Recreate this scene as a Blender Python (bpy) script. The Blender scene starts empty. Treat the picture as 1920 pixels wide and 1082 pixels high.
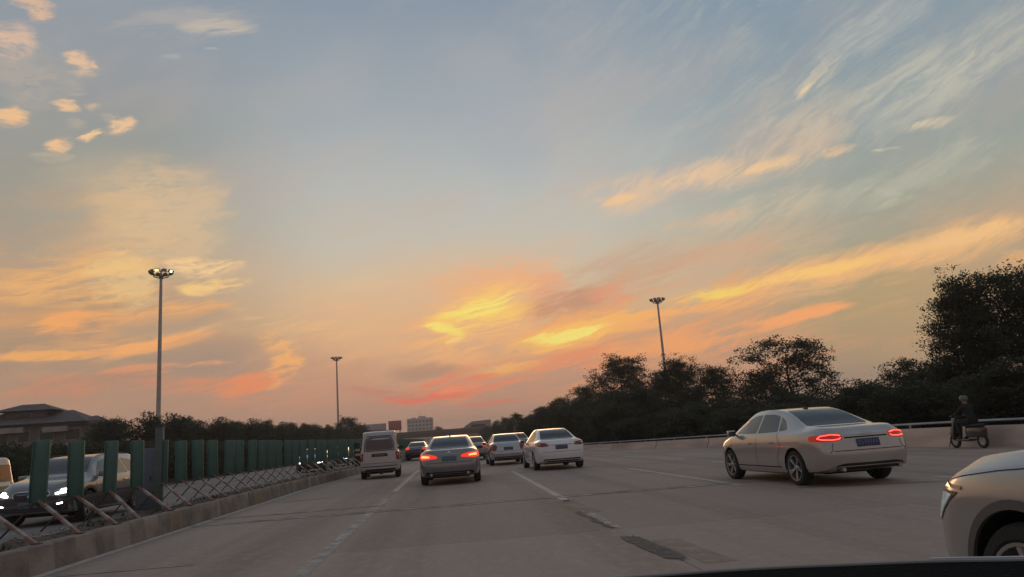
import bpy, bmesh, math, random
import numpy as np
from mathutils import Vector, Matrix
from mathutils.bvhtree import BVHTree
R = math.radians
rnd = random.Random(7)
S = bpy.context.scene
COL = S.collection

# ------------------------------------------------------------------ camera
CAM_H = 1.3
cam_data = bpy.data.cameras.new('camera')
cam = bpy.data.objects.new('camera', cam_data)
COL.objects.link(cam)
cam_data.sensor_width = 36.0
cam_data.lens = 36.0 * 1400.0 / 1920.0
cam_data.clip_start = 0.05
cam_data.clip_end = 6000
cam.matrix_world = (Matrix.Translation((0, 0, CAM_H)) @ Matrix.Rotation(-R(5.3079), 4, 'Z')
                    @ Matrix.Rotation(R(90 + 11.1537), 4, 'X') @ Matrix.Rotation(-R(4.2), 4, 'Z'))
S.camera = cam
S.view_settings.view_transform = 'Standard'
S.view_settings.look = 'None'
S.view_settings.exposure = 0.0
S.view_settings.gamma = 1.0

def lin(c):
    r = []
    for v in c[:3]:
        v = v / 255.0
        r.append(v / 12.92 if v <= 0.04045 else ((v + 0.055) / 1.055) ** 2.4)
    return (r[0], r[1], r[2], 1.0)

# ------------------------------------------------------------------ sky
# clouds are given by direction: azimuth, elevation, tilt, half length, half width (all degrees),
# colour, strength, texture (0 smooth, 1 rising streaks, 2 level streaks, 3 puffs), core size
SKY = [
    (-26.0,12.65,16.0,9.52,6.79,(214,160,112),0.75,2,0),
    (-21.98,16.5,-3.6,8.13,5.91,(212,187,152),0.5,0,0),
    (-19.81,17.23,-33.2,5.15,4.35,(228,194,150),0.5,3,0.25),
    (-22.07,15.99,-59.8,5.08,3.05,(226,190,146),0.35,2,0.2),
    (0.77,9.53,2.7,12.06,6.51,(236,186,140),0.45,0,0),
    (14.37,5.95,5.2,14.8,6.94,(236,160,110),0.6,2,0),
    (21.89,11.72,15.5,9.48,3.94,(214,182,150),0.5,1,0),
    (32.73,6.06,7.7,8.59,4.72,(190,162,116),0.5,0,0),
    (13.14,11.06,7.3,7.58,3.25,(200,162,136),0.5,2,0),
    (-25.77,12.55,1.0,7.34,2.49,(240,184,120),0.8,2,0),
    (-22.14,12.57,-39.6,3.15,2.35,(246,205,140),0.6,3,0.2),
    (-17.44,13.53,-5.0,3.16,0.97,(248,206,150),0.95,3,0.1),
    (-16.73,12.03,3.0,2.35,0.78,(250,206,136),0.95,3,0.1),
    (-25.2,9.56,9.7,3.29,1.0,(248,172,106),0.95,2,0.1),
    (-19.55,10.32,7.8,5.24,0.86,(244,176,114),0.9,2,0),
    (-19.22,9.66,4.5,4.93,0.95,(174,152,130),0.6,2,0),
    (-26.81,7.44,3.1,4.67,0.46,(244,176,108),0.95,2,0.1),
    (-20.71,8.11,5.1,4.9,0.81,(248,176,112),1,2,0.1),
    (-15.71,7.61,-7.3,5.29,1.45,(240,176,126),0.5,2,0),
    (-19.46,6.92,12.9,5.87,1.66,(168,144,126),0.55,0,0),
    (-15.93,6.99,10.9,4.28,2.04,(164,142,128),0.6,2,0.2),
    (-12.53,7.25,-47.3,2.76,1.45,(248,184,118),0.9,3,0),
    (-12.26,5.9,36.7,2.13,1.51,(250,178,112),1,3,0.1),
    (-14.87,4.96,13.1,3.69,1.18,(240,148,104),0.95,2,0),
    (-19.53,5.13,-3.5,4.49,0.94,(226,146,106),0.7,2,0),
    (-21.94,6.32,4.5,2.87,0.56,(234,158,112),0.7,2,0),
    (-18.25,6.67,-0.1,2.88,0.24,(240,168,120),0.8,2,0),
    (-25.1,5.24,1.7,6.33,1.39,(204,140,110),0.6,2,0),
    (-9.48,7.63,-13.1,1.81,0.51,(232,168,124),0.6,2,0),
    (-8.2,9.4,-19.3,6.74,3.48,(232,184,136),0.35,0,0),
    (3.53,8.81,10.0,9.07,5.71,(244,178,124),0.7,2,0),
    (4.53,11.62,9.8,6.35,3.0,(242,180,136),0.7,3,0),
    (7.8,11.0,-30.8,2.69,2.09,(238,168,132),0.5,3,0),
    (-2.86,9.64,-43.2,2.36,1.04,(240,180,134),0.5,2,0),
    (2.7,8.99,15.5,6.49,3.13,(252,190,122),0.8,2,0.05),
    (5.48,8.1,-23.6,4.03,2.43,(248,186,126),0.6,3,0),
    (9.32,9.42,3.6,4.89,1.8,(190,140,118),0.6,2,0),
    (3.03,9.4,12.8,5.34,2.29,(255,204,116),1,2,0.15),
    (3.04,9.82,11.7,3.34,0.94,(255,232,118),1,2,0.22),
    (0.14,8.21,-18.7,1.99,0.63,(255,228,118),1,2,0.2),
    (0.92,7.15,7.4,1.21,0.32,(255,216,130),0.9,2,0.15),
    (10.48,7.82,11.3,8.59,1.59,(250,178,112),0.85,2,0.05),
    (11.08,7.77,10.2,8.09,0.86,(255,196,106),0.95,2,0.25),
    (9.57,7.56,8.5,4.78,0.34,(255,230,124),1,2,0.2),
    (13.7,10.05,3.1,3.15,1.04,(236,156,120),0.6,2,0),
    (4.67,5.22,7.1,3.38,0.57,(255,204,112),1,2,0.25),
    (5.31,4.74,7.4,11.79,1.68,(240,150,108),0.75,2,0),
    (0.97,4.02,5.8,6.4,1.02,(242,136,102),0.9,2,0.05),
    (-2.5,3.47,0.6,4.18,0.41,(240,126,100),0.9,2,0.1),
    (0.93,3.97,6.9,2.84,0.36,(250,150,110),0.9,2,0.1),
    (2.45,2.5,-2.7,2.74,0.26,(226,136,108),0.8,2,0.1),
    (-5.65,3.96,-7.5,4.15,0.45,(206,136,114),0.6,2,0),
    (-1.63,5.22,1.8,3.61,0.82,(168,132,116),0.55,0,0),
    (14.89,6.17,10.5,5.28,1.11,(248,172,112),0.7,2,0),
    (16.14,8.56,10.4,5.18,1.52,(250,178,112),0.8,2,0.05),
    (21.23,9.28,2.2,6.88,1.71,(250,182,114),0.9,2,0.05),
    (21.08,9.39,2.3,5.95,0.68,(255,200,110),1,2,0.25),
    (21.07,9.28,1.4,3.24,0.5,(255,220,110),1,2,0.3),
    (29.57,9.84,6.0,8.09,1.54,(248,188,126),0.85,1,0.05),
    (29.01,9.86,5.9,6.39,0.61,(255,202,122),1,1,0.2),
    (36.36,10.6,6.5,6.82,1.86,(242,188,130),0.85,1,0.1),
    (36.81,10.87,4.4,5.4,0.78,(248,198,138),0.85,1,0.2),
    (21.16,6.12,6.6,7.92,1.18,(248,170,112),0.85,2,0.05),
    (26.98,6.86,6.1,3.56,0.58,(252,172,112),1,2,0.25),
    (20.76,11.02,9.3,5.91,2.66,(214,164,132),0.6,2,0),
    (21.65,11.71,-168.0,4.81,1.82,(208,182,152),0.5,1,0),
    (40.24,8.85,5.7,2.11,0.78,(236,178,122),0.8,1,0.1),
    (15.1,17.63,7.7,5.96,2.07,(226,194,162),0.85,1,0),
    (13.41,17.19,4.5,2.41,0.61,(244,200,150),0.9,1,0),
    (20.91,18.24,3.5,4.7,1.59,(238,200,160),0.85,1,0),
    (27.01,19.07,14.8,6.87,2.39,(218,190,160),0.8,1,0),
    (25.68,18.24,10.2,2.7,0.63,(244,202,152),0.9,1,0),
    (30.53,18.14,6.9,1.33,0.48,(240,198,150),0.7,1,0),
    (37.21,21.08,17.2,8.34,2.77,(192,188,174),0.7,1,0),
    (38.23,21.36,11.1,5.72,1.99,(192,190,174),0.7,1,0),
    (36.57,18.4,4.4,2.01,0.4,(224,206,172),0.8,1,0),
    (26.12,21.12,8.9,1.94,0.73,(212,200,172),0.7,1,0),
    (27.81,20.79,9.8,7.03,2.81,(190,184,170),0.6,1,0),
    (30.41,23.1,26.2,2.91,0.94,(206,194,170),0.85,1,0),
    (33.33,24.72,16.8,5.57,2.07,(184,184,176),0.65,1,0),
    (29.39,22.47,13.5,0.98,0.38,(232,210,170),0.8,1,0),
    (24.23,14.94,6.6,7.65,1.52,(204,190,164),0.7,1,0),
    (20.24,14.58,6.7,4.59,0.68,(226,188,154),0.7,1,0),
    (32.76,14.69,-23.7,1.91,0.37,(190,190,168),0.5,1,0),
    (34.46,15.5,11.1,8.59,1.43,(186,184,166),0.6,1,0),
    (32.97,13.89,8.5,2.3,0.42,(190,192,166),0.6,1,0),
    (33.91,17.41,-11.3,1.09,0.18,(236,216,176),0.5,1,0),
    (8.5,14.21,10.6,3.58,1.14,(214,188,164),0.5,1,0),
    (12.59,13.21,13.5,3.54,1.03,(214,182,154),0.6,1,0),
    (15.93,21.02,9.8,4.85,2.31,(176,184,182),0.6,1,0),
    (5.44,24.18,-64.1,6.89,4.4,(168,172,180),0.35,0,0),
    (-30.39,27.1,28.3,2.25,1.44,(224,188,160),0.85,3,0.06),
    (-29.32,25.03,3.0,3.36,2.26,(176,168,158),0.8,3,0),
    (-28.59,29.22,-13.5,1.48,0.86,(222,184,154),0.9,3,0.1),
    (-26.39,26.67,-0.2,1.24,0.65,(228,192,158),0.95,3,0.06),
    (-26.33,26.08,9.5,1.15,0.52,(214,184,156),0.8,3,0.1),
    (-26.52,24.8,1.7,0.81,0.35,(190,176,160),0.6,3,0),
    (-30.2,22.44,9.6,1.36,0.85,(238,192,146),1,3,0.12),
    (-26.79,23.74,3.4,1.14,0.53,(236,194,150),0.95,3,0.1),
    (-25.09,23.91,8.0,0.75,0.35,(216,186,152),0.7,3,0.06),
    (-23.53,22.9,-2.1,1.51,0.87,(234,194,152),1,3,0.1),
    (-25.25,22.11,11.6,0.91,0.49,(240,200,154),1,3,0.12),
    (-27.16,21.4,11.8,1.26,0.66,(236,192,148),1,3,0.1),
    (-27.27,20.44,3.4,1.5,0.53,(196,178,154),0.6,3,0),
    (-26.75,22.73,0.7,0.85,0.44,(184,172,154),0.6,3,0),
    (-18.63,29.78,11.6,7.11,1.49,(176,172,168),0.7,2,0),
    (-16.18,29.9,4.6,3.88,0.77,(196,184,170),0.85,2,0),
    (-20.39,27.62,6.4,1.18,0.18,(176,178,176),0.6,2,0),
    (-17.03,28.42,0.8,0.85,0.18,(190,188,184),0.6,2,0),
    (-27.94,17.84,1.9,0.58,0.27,(196,180,150),0.6,3,0),
    (-28.55,16.86,-24.4,5.29,3.97,(160,156,144),0.6,0,0),
]
world = bpy.data.worlds.new("World")
S.world = world
world.use_nodes = True

class Tree:
    # small helpers that add nodes to one node tree
    def __init__(self, nt):
        self.nt, self.N, self.L = nt, nt.nodes, nt.links
    def node(self, t, **kw):
        n = self.N.new(t)
        for k, v in kw.items():
            setattr(n, k, v)
        return n
    def inp(self, s, v):
        if isinstance(v, bpy.types.NodeSocket):
            self.L.new(v, s)
        else:
            s.default_value = v
    def M(self, op, a, b=None, c=None, clamp=False):
        n = self.node('ShaderNodeMath', operation=op, use_clamp=clamp)
        self.inp(n.inputs[0], a)
        if b is not None: self.inp(n.inputs[1], b)
        if c is not None: self.inp(n.inputs[2], c)
        return n.outputs[0]
    def VM(self, op, a, b=None, scale=None):
        n = self.node('ShaderNodeVectorMath', operation=op)
        self.inp(n.inputs[0], a)
        if b is not None: self.inp(n.inputs[1], b)
        if scale is not None: self.inp(n.inputs['Scale'], scale)
        return n.outputs['Value'] if op == 'LENGTH' else n.outputs[0]
    def mapr(self, v, a, b, c=0.0, d=1.0, kind='SMOOTHSTEP'):
        n = self.node('ShaderNodeMapRange', interpolation_type=kind, clamp=(kind == 'LINEAR'))
        self.inp(n.inputs[0], v)
        for i, q in enumerate((a, b, c, d)):
            self.inp(n.inputs[1 + i], q)
        return n.outputs[0]
    def mix(self, f, a, b):
        n = self.node('ShaderNodeMix', data_type='RGBA')
        self.inp(n.inputs[0], f)
        self.inp(n.inputs[6], a)
        self.inp(n.inputs[7], b)
        return n.outputs[2]
    def noise(self, v, sc, det=4.0, rough=0.55, dist=0.0, col=False):
        n = self.node('ShaderNodeTexNoise')
        self.L.new(v, n.inputs['Vector'])
        n.inputs['Scale'].default_value = sc
        n.inputs['Detail'].default_value = det
        n.inputs['Roughness'].default_value = rough
        n.inputs['Distortion'].default_value = dist
        return n.outputs['Color'] if col else n.outputs['Fac']
    def mapping(self, v, loc=(0, 0, 0), rot=0.0, sc=(1, 1, 1)):
        n = self.node('ShaderNodeMapping', vector_type='TEXTURE')
        self.L.new(v, n.inputs['Vector'])
        n.inputs['Location'].default_value = loc
        n.inputs['Rotation'].default_value = (0, 0, rot)
        n.inputs['Scale'].default_value = sc
        return n.outputs[0]
    def ramp(self, v, stops, kind='B_SPLINE'):
        n = self.node('ShaderNodeValToRGB')
        self.L.new(v, n.inputs[0])
        cr = n.color_ramp
        cr.interpolation = kind
        while len(cr.elements) > 1:
            cr.elements.remove(cr.elements[0])
        for i, (e, c) in enumerate(stops):
            p = max(0.0, min(1.0, e / 90.0))
            el = cr.elements[0] if i == 0 else cr.elements.new(p)
            el.position = p
            el.color = lin(c)
        return n.outputs[0]
    def dot(self, v, k):
        n = self.node('ShaderNodeVectorMath', operation='DOT_PRODUCT')
        self.inp(n.inputs[0], v)
        self.inp(n.inputs[1], k)
        return n.outputs['Value']
    def choose(self, f, s0, s1):
        n = self.node('ShaderNodeMixShader')
        self.inp(n.inputs[0], f)
        self.L.new(s0, n.inputs[1]); self.L.new(s1, n.inputs[2])
        return n.outputs[0]
    def finish(self, c, el):
        c = self.mix(self.mapr(el, -0.5, -3.0), c, lin((84, 78, 76)))
        bg = self.node('ShaderNodeBackground')
        self.L.new(c, bg.inputs[0])
        return bg.outputs[0]

def sky_region(name, a0, a1, e0, e1):
    # the clouds that reach into one part of the sky, as a node group
    g = bpy.data.node_groups.new(name, 'ShaderNodeTree')
    for nm, ty in (('P', 'NodeSocketVector'), ('col', 'NodeSocketColor'), ('el', 'NodeSocketFloat'), ('T1', 'NodeSocketFloat'), ('T2', 'NodeSocketFloat'), ('T3', 'NodeSocketFloat')):
        g.interface.new_socket(nm, in_out='INPUT', socket_type=ty)
    g.interface.new_socket('sky', in_out='OUTPUT', socket_type='NodeSocketShader')
    t = Tree(g)
    gi, go = t.node('NodeGroupInput'), t.node('NodeGroupOutput')
    P, c2, el = gi.outputs[0], gi.outputs[1], gi.outputs[2]
    T = {1: gi.outputs[3], 2: gi.outputs[4], 3: gi.outputs[5]}
    for (a, e, ang, hl, hw, c, amp, tex, soft) in SKY:
        ca, sa = math.cos(R(ang)), math.sin(R(ang))
        ra = math.hypot(hl * ca, hw * sa) + 3.2
        re = math.hypot(hl * sa, hw * ca) + 1.7
        if a - ra > a1 or a + ra < a0 or e - re > e1 or e + re < e0:
            continue
        qx = t.dot(P, (ca / hl, sa / hl, -(ca * a + sa * e) / hl))
        qy = t.dot(P, (-sa / hw, ca / hw, (sa * a - ca * e) / hw))
        r2 = t.M('MULTIPLY_ADD', qx, qx, t.M('MULTIPLY', qy, qy))
        if tex:
            # wispy: a gentle envelope torn by the streak texture
            f = t.mapr(r2, 1.0, 0.0, 0.0, 1.0, 'LINEAR')
            f = t.mapr(t.M('MULTIPLY', f, t.M('MULTIPLY_ADD', T[tex], 1.25, 0.04 + soft)), 0.05, 1.12, 0.0, amp)
        else:
            f = t.mapr(r2, 1.0, soft * soft, 0.0, amp)
        c2 = t.mix(f, c2, lin(c))
    t.L.new(t.finish(c2, el), go.inputs[0])
    return g

def build_sky():
    t = Tree(world.node_tree)
    node, L, M, VM, mapr, mix, noise, mapping, ramp = t.node, t.L, t.M, t.VM, t.mapr, t.mix, t.noise, t.mapping, t.ramp
    t.N.clear()
    tc = node('ShaderNodeTexCoord')
    d = VM('NORMALIZE', tc.outputs['Generated'])
    sx = node('ShaderNodeSeparateXYZ')
    L.new(d, sx.inputs[0])
    X, Y, Z = sx.outputs
    el = M('MULTIPLY', M('ARCSINE', Z), 180 / math.pi)
    az = M('MULTIPLY', M('ARCTAN2', X, Y), 180 / math.pi)
    cb = node('ShaderNodeCombineXYZ')
    L.new(az, cb.inputs[0]); L.new(el, cb.inputs[1])
    P = cb.outputs[0]
    # base gradients by elevation for left, centre, right and behind
    eln = M('DIVIDE', el, 90.0)
    C = ramp(eln, [(0, (196, 154, 134)), (3, (196, 152, 128)), (6, (208, 160, 128)), (9, (220, 182, 142)), (12, (212, 192, 164)), (15, (200, 193, 178)), (19, (186, 188, 184)), (24, (166, 174, 178)), (32, (140, 153, 167)), (50, (116, 134, 154)), (90, (108, 122, 140))], 'LINEAR')
    Rr = ramp(eln, [(0, (172, 148, 130)), (3, (170, 147, 126)), (8, (180, 159, 126)), (12, (170, 163, 142)), (16, (157, 164, 155)), (21, (146, 159, 163)), (30, (128, 149, 166)), (50, (116, 132, 150)), (90, (108, 122, 140))], 'LINEAR')
    Lf = ramp(eln, [(0, (192, 154, 132)), (4, (186, 148, 124)), (8, (172, 146, 122)), (12, (184, 156, 126)), (16, (168, 158, 140)), (21, (154, 156, 150)), (28, (146, 154, 162)), (36, (138, 150, 166)), (55, (116, 132, 150)), (90, (108, 122, 140))], 'LINEAR')
    Bk = ramp(eln, [(0, (124, 110, 106)), (8, (142, 126, 122)), (20, (136, 132, 136)), (45, (120, 126, 138)), (90, (108, 122, 140))], 'LINEAR')
    base = mix(mapr(az, 8.0, 34.0), C, Rr)
    base = mix(mapr(az, -6.0, -24.0), base, Lf)
    base = mix(mapr(M('ABSOLUTE', az), 60.0, 130.0), base, Bk)
    # warps
    w1 = VM('SUBTRACT', noise(mapping(P, rot=R(18), sc=(16, 7, 1)), 1.0, 3.0, 0.5, 0.0, True), (0.5, 0.5, 0.5))
    w2 = VM('SUBTRACT', noise(mapping(P, rot=R(14), sc=(4.0, 1.2, 1)), 1.0, 6.0, 0.62, 0.0, True), (0.5, 0.5, 0.5))
    w1 = VM('MULTIPLY', w1, (5.0, 2.2, 0))
    w2 = VM('MULTIPLY', w2, (3.2, 1.0, 0))
    PW = VM('ADD', VM('ADD', P, w1), w2)
    # textures
    t1 = noise(mapping(VM('ADD', P, w1), rot=R(26), sc=(6.0, 1.9, 1)), 1.0, 6.0, 0.56, 0.2)
    t2 = noise(mapping(VM('ADD', P, w1), rot=R(9), sc=(8.0, 1.9, 1)), 1.0, 6.0, 0.54, 0.2)
    t3 = noise(mapping(VM('ADD', P, VM('MULTIPLY', w2, (.5, .5, 0))), rot=R(8), sc=(3.0, 1.3, 1)), 1.0, 8.0, 0.62, 0.3)
    f1 = noise(mapping(PW, rot=R(29), sc=(2.4, .36, 1)), 1.0, 6.0, 0.64, 0.3)
    f2 = noise(mapping(PW, rot=R(11), sc=(3.2, .36, 1)), 1.0, 6.0, 0.64, 0.3)
    t1 = M('ADD', M('MULTIPLY', t1, 0.58), M('MULTIPLY', f1, 0.42))
    t2 = M('ADD', M('MULTIPLY', t2, 0.60), M('MULTIPLY', f2, 0.40))
    f3 = noise(mapping(PW, rot=R(6), sc=(.95, .42, 1)), 1.0, 4.0, 0.6, 0.2)
    t3 = M('ADD', M('ADD', M('MULTIPLY', t3, 0.45), M('MULTIPLY', f2, 0.2)), M('MULTIPLY', f3, 0.35))
    T = {1: mapr(t1, 0.40, 0.62, 0.28, 1.1, 'LINEAR'), 2: mapr(t2, 0.41, 0.59, 0.12, 1.2, 'LINEAR'), 3: mapr(t3, 0.40, 0.60, 0.05, 1.2, 'LINEAR')}
    col = base
    # thin veil everywhere so that no part of the sky is flat
    veil = mapr(noise(mapping(P, rot=R(20), sc=(14, 6, 1)), 1.0, 6.0, 0.55, 0.3), 0.4, 0.75)
    hi = mapr(el, 4.0, 40.0)
    vc = mix(hi, lin((226, 170, 128)), lin((176, 180, 184)))
    col = mix(M('MULTIPLY', veil, 0.32), col, vc)
    # faint level streaks through the low warm part of the sky
    band = M('MULTIPLY', M('MULTIPLY', mapr(el, 1.0, 5.0), mapr(el, 15.0, 8.0)), mapr(M('ABSOLUTE', M('SUBTRACT', az, 3.0)), 60.0, 15.0))
    col = mix(M('MULTIPLY', M('MULTIPLY', band, mapr(t2, 0.47, 0.62)), 0.5), col, mix(mapr(el, 3.0, 9.0), lin((232, 146, 110)), lin((250, 196, 136))))
    wisp = M('MULTIPLY', mapr(el, 9.0, 16.0), M('ADD', mapr(az, 4.0, 22.0), 0.15))
    col = mix(M('MULTIPLY', M('MULTIPLY', wisp, mapr(t1, 0.45, 0.66)), 0.2), col, lin((204, 196, 176)))
    sp = node('ShaderNodeSeparateXYZ')
    L.new(PW, sp.inputs[0])
    cp = node('ShaderNodeCombineXYZ')
    L.new(sp.outputs[0], cp.inputs[0]); L.new(sp.outputs[1], cp.inputs[1])
    cp.inputs[2].default_value = 1.0
    PW1 = cp.outputs[0]
    def region(a0, a1, e0, e1):
        n = node('ShaderNodeGroup')
        n.node_tree = sky_region('clouds', a0, a1, e0, e1)
        for k, v in enumerate((PW1, col, el, T[1], T[2], T[3])):
            L.new(v, n.inputs[k])
        return n.outputs[0]
    A = [-70, -17, -4, 8, 21, 70]
    E = [-10, 9, 18, 60]
    cells = []
    for i in range(5):
        r = [region(A[i], A[i + 1], E[j], E[j + 1]) for j in range(3)]
        cells.append(t.choose(M('GREATER_THAN', el, E[1]), r[0], t.choose(M('GREATER_THAN', el, E[2]), r[1], r[2])))
    def pick(lo, hi):
        if lo == hi:
            return cells[lo]
        m = (lo + hi) // 2
        return t.choose(M('GREATER_THAN', az, A[m + 1]), pick(lo, m), pick(m + 1, hi))
    front = pick(0, 4)
    whole = t.choose(M('LESS_THAN', M('ABSOLUTE', az), 70.0), t.finish(col, el), front)
    out = node('ShaderNodeOutputWorld')
    L.new(whole, out.inputs[0])
build_sky()
world.cycles.sampling_method = 'MANUAL'
world.cycles.sample_map_resolution = 1024

# last light from the bright gap in the clouds ahead: low, warm, very soft
sun_data = bpy.data.lights.new('sun', 'SUN')
sun_data.energy = 0.14
sun_data.angle = R(12)
sun_data.color = (1.0, 0.62, 0.33)
sun = bpy.data.objects.new('sun', sun_data)
COL.objects.link(sun)
sun.rotation_euler = (R(90 - 8), 0, R(180 - 2.5))

# ------------------------------------------------------------------ materials
def mat(name, c, rough=0.6, metal=0.0, var=0.0, scale=3.0, bump=0.0, bscale=30.0, coat=0.0, c2=None, spec=0.5, emit=None, es=0.0, stretch=(1, 1, 1), det=5.0, lo=0.35, hi=0.65, trans=0.0):
    m = bpy.data.materials.new(name)
    m.use_nodes = True
    nt = m.node_tree
    b = nt.nodes['Principled BSDF']
    c = tuple(c[:3]) + (1.0,)
    b.inputs['Base Color'].default_value = c
    b.inputs['Roughness'].default_value = rough
    b.inputs['Metallic'].default_value = metal
    b.inputs['Coat Weight'].default_value = coat
    b.inputs['Coat Roughness'].default_value = 0.06
    b.inputs['Specular IOR Level'].default_value = spec
    b.inputs['Transmission Weight'].default_value = trans
    if emit:
        b.inputs['Emission Color'].default_value = tuple(emit[:3]) + (1.0,)
        b.inputs['Emission Strength'].default_value = es
    if var or c2 or bump:
        tc = nt.nodes.new('ShaderNodeTexCoord')
        mp = nt.nodes.new('ShaderNodeMapping')
        mp.inputs['Scale'].default_value = stretch
        nt.links.new(tc.outputs['Object'], mp.inputs[0])
        n = nt.nodes.new('ShaderNodeTexNoise')
        n.inputs['Scale'].default_value = scale
        n.inputs['Detail'].default_value = det
        nt.links.new(mp.outputs[0], n.inputs['Vector'])
        if var or c2:
            r = nt.nodes.new('ShaderNodeValToRGB')
            if c2 is None:
                a = tuple(max(0, v * (1 - var)) for v in c[:3]) + (1,)
                z = tuple(min(1, v * (1 + var)) for v in c[:3]) + (1,)
            else:
                a, z = c, tuple(c2[:3]) + (1.0,)
            r.color_ramp.elements[0].position = lo
            r.color_ramp.elements[1].position = hi
            r.color_ramp.elements[0].color = a
            r.color_ramp.elements[1].color = z
            nt.links.new(n.outputs['Fac'], r.inputs[0])
            nt.links.new(r.outputs[0], b.inputs['Base Color'])
        if bump:
            n2 = nt.nodes.new('ShaderNodeTexNoise')
            n2.inputs['Scale'].default_value = bscale
            n2.inputs['Detail'].default_value = 4
            nt.links.new(tc.outputs['Object'], n2.inputs['Vector'])
            bp = nt.nodes.new('ShaderNodeBump')
            bp.inputs['Strength'].default_value = bump
            bp.inputs['Distance'].default_value = 0.02
            nt.links.new(n2.outputs['Fac'], bp.inputs['Height'])
            nt.links.new(bp.outputs[0], b.inputs['Normal'])
    return m

def worn_paint(name, c, under, cover=0.5, scale=5.0):
    # road paint worn away in patches down to the concrete
    m = mat(name, c, 0.75)
    nt = m.node_tree
    b = nt.nodes['Principled BSDF']
    tc = nt.nodes.new('ShaderNodeTexCoord')
    n = nt.nodes.new('ShaderNodeTexNoise')
    n.inputs['Scale'].default_value = scale
    n.inputs['Detail'].default_value = 8
    n.inputs['Roughness'].default_value = 0.7
    nt.links.new(tc.outputs['Object'], n.inputs['Vector'])
    r = nt.nodes.new('ShaderNodeMapRange')
    r.inputs[1].default_value = 1 - cover - 0.16
    r.inputs[2].default_value = 1 - cover + 0.16
    nt.links.new(n.outputs['Fac'], r.inputs[0])
    tr = nt.nodes.new('ShaderNodeBsdfTransparent')
    mx = nt.nodes.new('ShaderNodeMixShader')
    nt.links.new(r.outputs[0], mx.inputs[0])
    nt.links.new(tr.outputs[0], mx.inputs[1])
    nt.links.new(b.outputs[0], mx.inputs[2])
    nt.links.new(mx.outputs[0], nt.nodes['Material Output'].inputs[0])
    return m

M_ = {}
M_['glass'] = mat('tinted_glass', (0.012, 0.014, 0.017), 0.08, spec=0.3)
M_['sideglass'] = mat('side_glass', (0.03, 0.032, 0.034), 0.04, spec=1.0)
M_['black'] = mat('black_plastic', (0.012, 0.012, 0.013), 0.45)
M_['rubber'] = mat('tyre_rubber', (0.016, 0.016, 0.017), 0.8, bump=0.3, bscale=60)
M_['seam'] = mat('panel_gap', (0.01, 0.01, 0.01), 0.7)
M_['rim'] = mat('alloy_rim', (0.42, 0.41, 0.40), 0.35, 0.8)
M_['rim_dark'] = mat('dark_rim', (0.09, 0.09, 0.09), 0.4, 0.6)
M_['chrome'] = mat('chrome', (0.7, 0.7, 0.7), 0.12, 1.0)
M_['red_lens'] = mat('red_lens', (0.20, 0.008, 0.008), 0.12, coat=0.6)
M_['red_glow'] = mat('lit_red_lens', (0.3, 0.01, 0.01), 0.2, emit=(1.0, 0.045, 0.02), es=0.9)
M_['red_hot'] = mat('lit_tail_bulb', (0.5, 0.05, 0.02), 0.2, emit=(1.0, 0.20, 0.07), es=4.0)
M_['red_dim'] = mat('tail_lamp_housing', (0.22, 0.01, 0.01), 0.2, emit=(1.0, 0.04, 0.02), es=0.22)
M_['led_red'] = mat('lit_led_strip', (0.5, 0.05, 0.05), 0.2, emit=(1.0, 0.10, 0.07), es=2.2)
M_['clear_lens'] = mat('clear_lens', (0.30, 0.31, 0.31), 0.1, coat=0.5)
M_['white_glow'] = mat('lit_headlamp', (0.8, 0.8, 0.8), 0.2, emit=(0.86, 1.0, 0.95), es=7.0)
M_['plate_blue'] = mat('blue_plate', (0.035, 0.055, 0.135), 0.4)
M_['plate_green'] = mat('pale_plate', (0.07, 0.16, 0.20), 0.4)
M_['plate_mark'] = mat('plate_lettering', (0.16, 0.19, 0.30), 0.5)
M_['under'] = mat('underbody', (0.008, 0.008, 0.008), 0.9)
def paint(name, c, metal=0.0, rough=0.3, coat=1.0):
    return mat(name, c, rough, metal, coat=coat, var=0.04, scale=1.5)

# ------------------------------------------------------------------ object helpers
def tag(o, label=None, cat=None, group=None, kind=None):
    if label: o['label'] = label
    if cat: o['category'] = cat
    if group: o['group'] = group
    if kind: o['kind'] = kind
    return o

def empty(name, loc=(0, 0, 0), rz=0.0, label=None, cat=None, group=None):
    o = bpy.data.objects.new(name, None)
    o.empty_display_size = 0.3
    COL.objects.link(o)
    o.location = loc
    o.rotation_euler = (0, 0, rz)
    return tag(o, label, cat, group)

def smooth(me, ang=35):
    for p in me.polygons:
        p.use_smooth = True
    try:
        me.set_sharp_from_angle(angle=R(ang))
    except Exception:
        pass

def link(name, bm, m, parent=None, ang=35, flat=False):
    me = bpy.data.meshes.new(name)
    bm.to_mesh(me)
    bm.free()
    for mm in (m if isinstance(m, (list, tuple)) else [m]):
        me.materials.append(mm)
    if not flat:
        smooth(me, ang)
    o = bpy.data.objects.new(name, me)
    COL.objects.link(o)
    o.parent = parent
    return o

def copy_tree(o, parent=None):
    c = o.copy()
    COL.objects.link(c)
    c.parent = parent
    for ch in list(o.children):
        copy_tree(ch, c)
    return c

def NB(): return bmesh.new()

def add_box(bm, c, s, rot=None, bev=0.0):
    mtx = Matrix.Translation(c)
    if rot is not None:
        mtx = mtx @ (rot if isinstance(rot, Matrix) else Matrix.Rotation(rot, 4, 'Z'))
    r = bmesh.ops.create_cube(bm, size=1.0, matrix=mtx @ Matrix.Diagonal((s[0], s[1], s[2], 1)))
    if bev:
        es = set(e for v in r['verts'] for e in v.link_edges)
        bmesh.ops.bevel(bm, geom=list(es), offset=bev, segments=2, affect='EDGES', profile=0.5)
    return r

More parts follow.
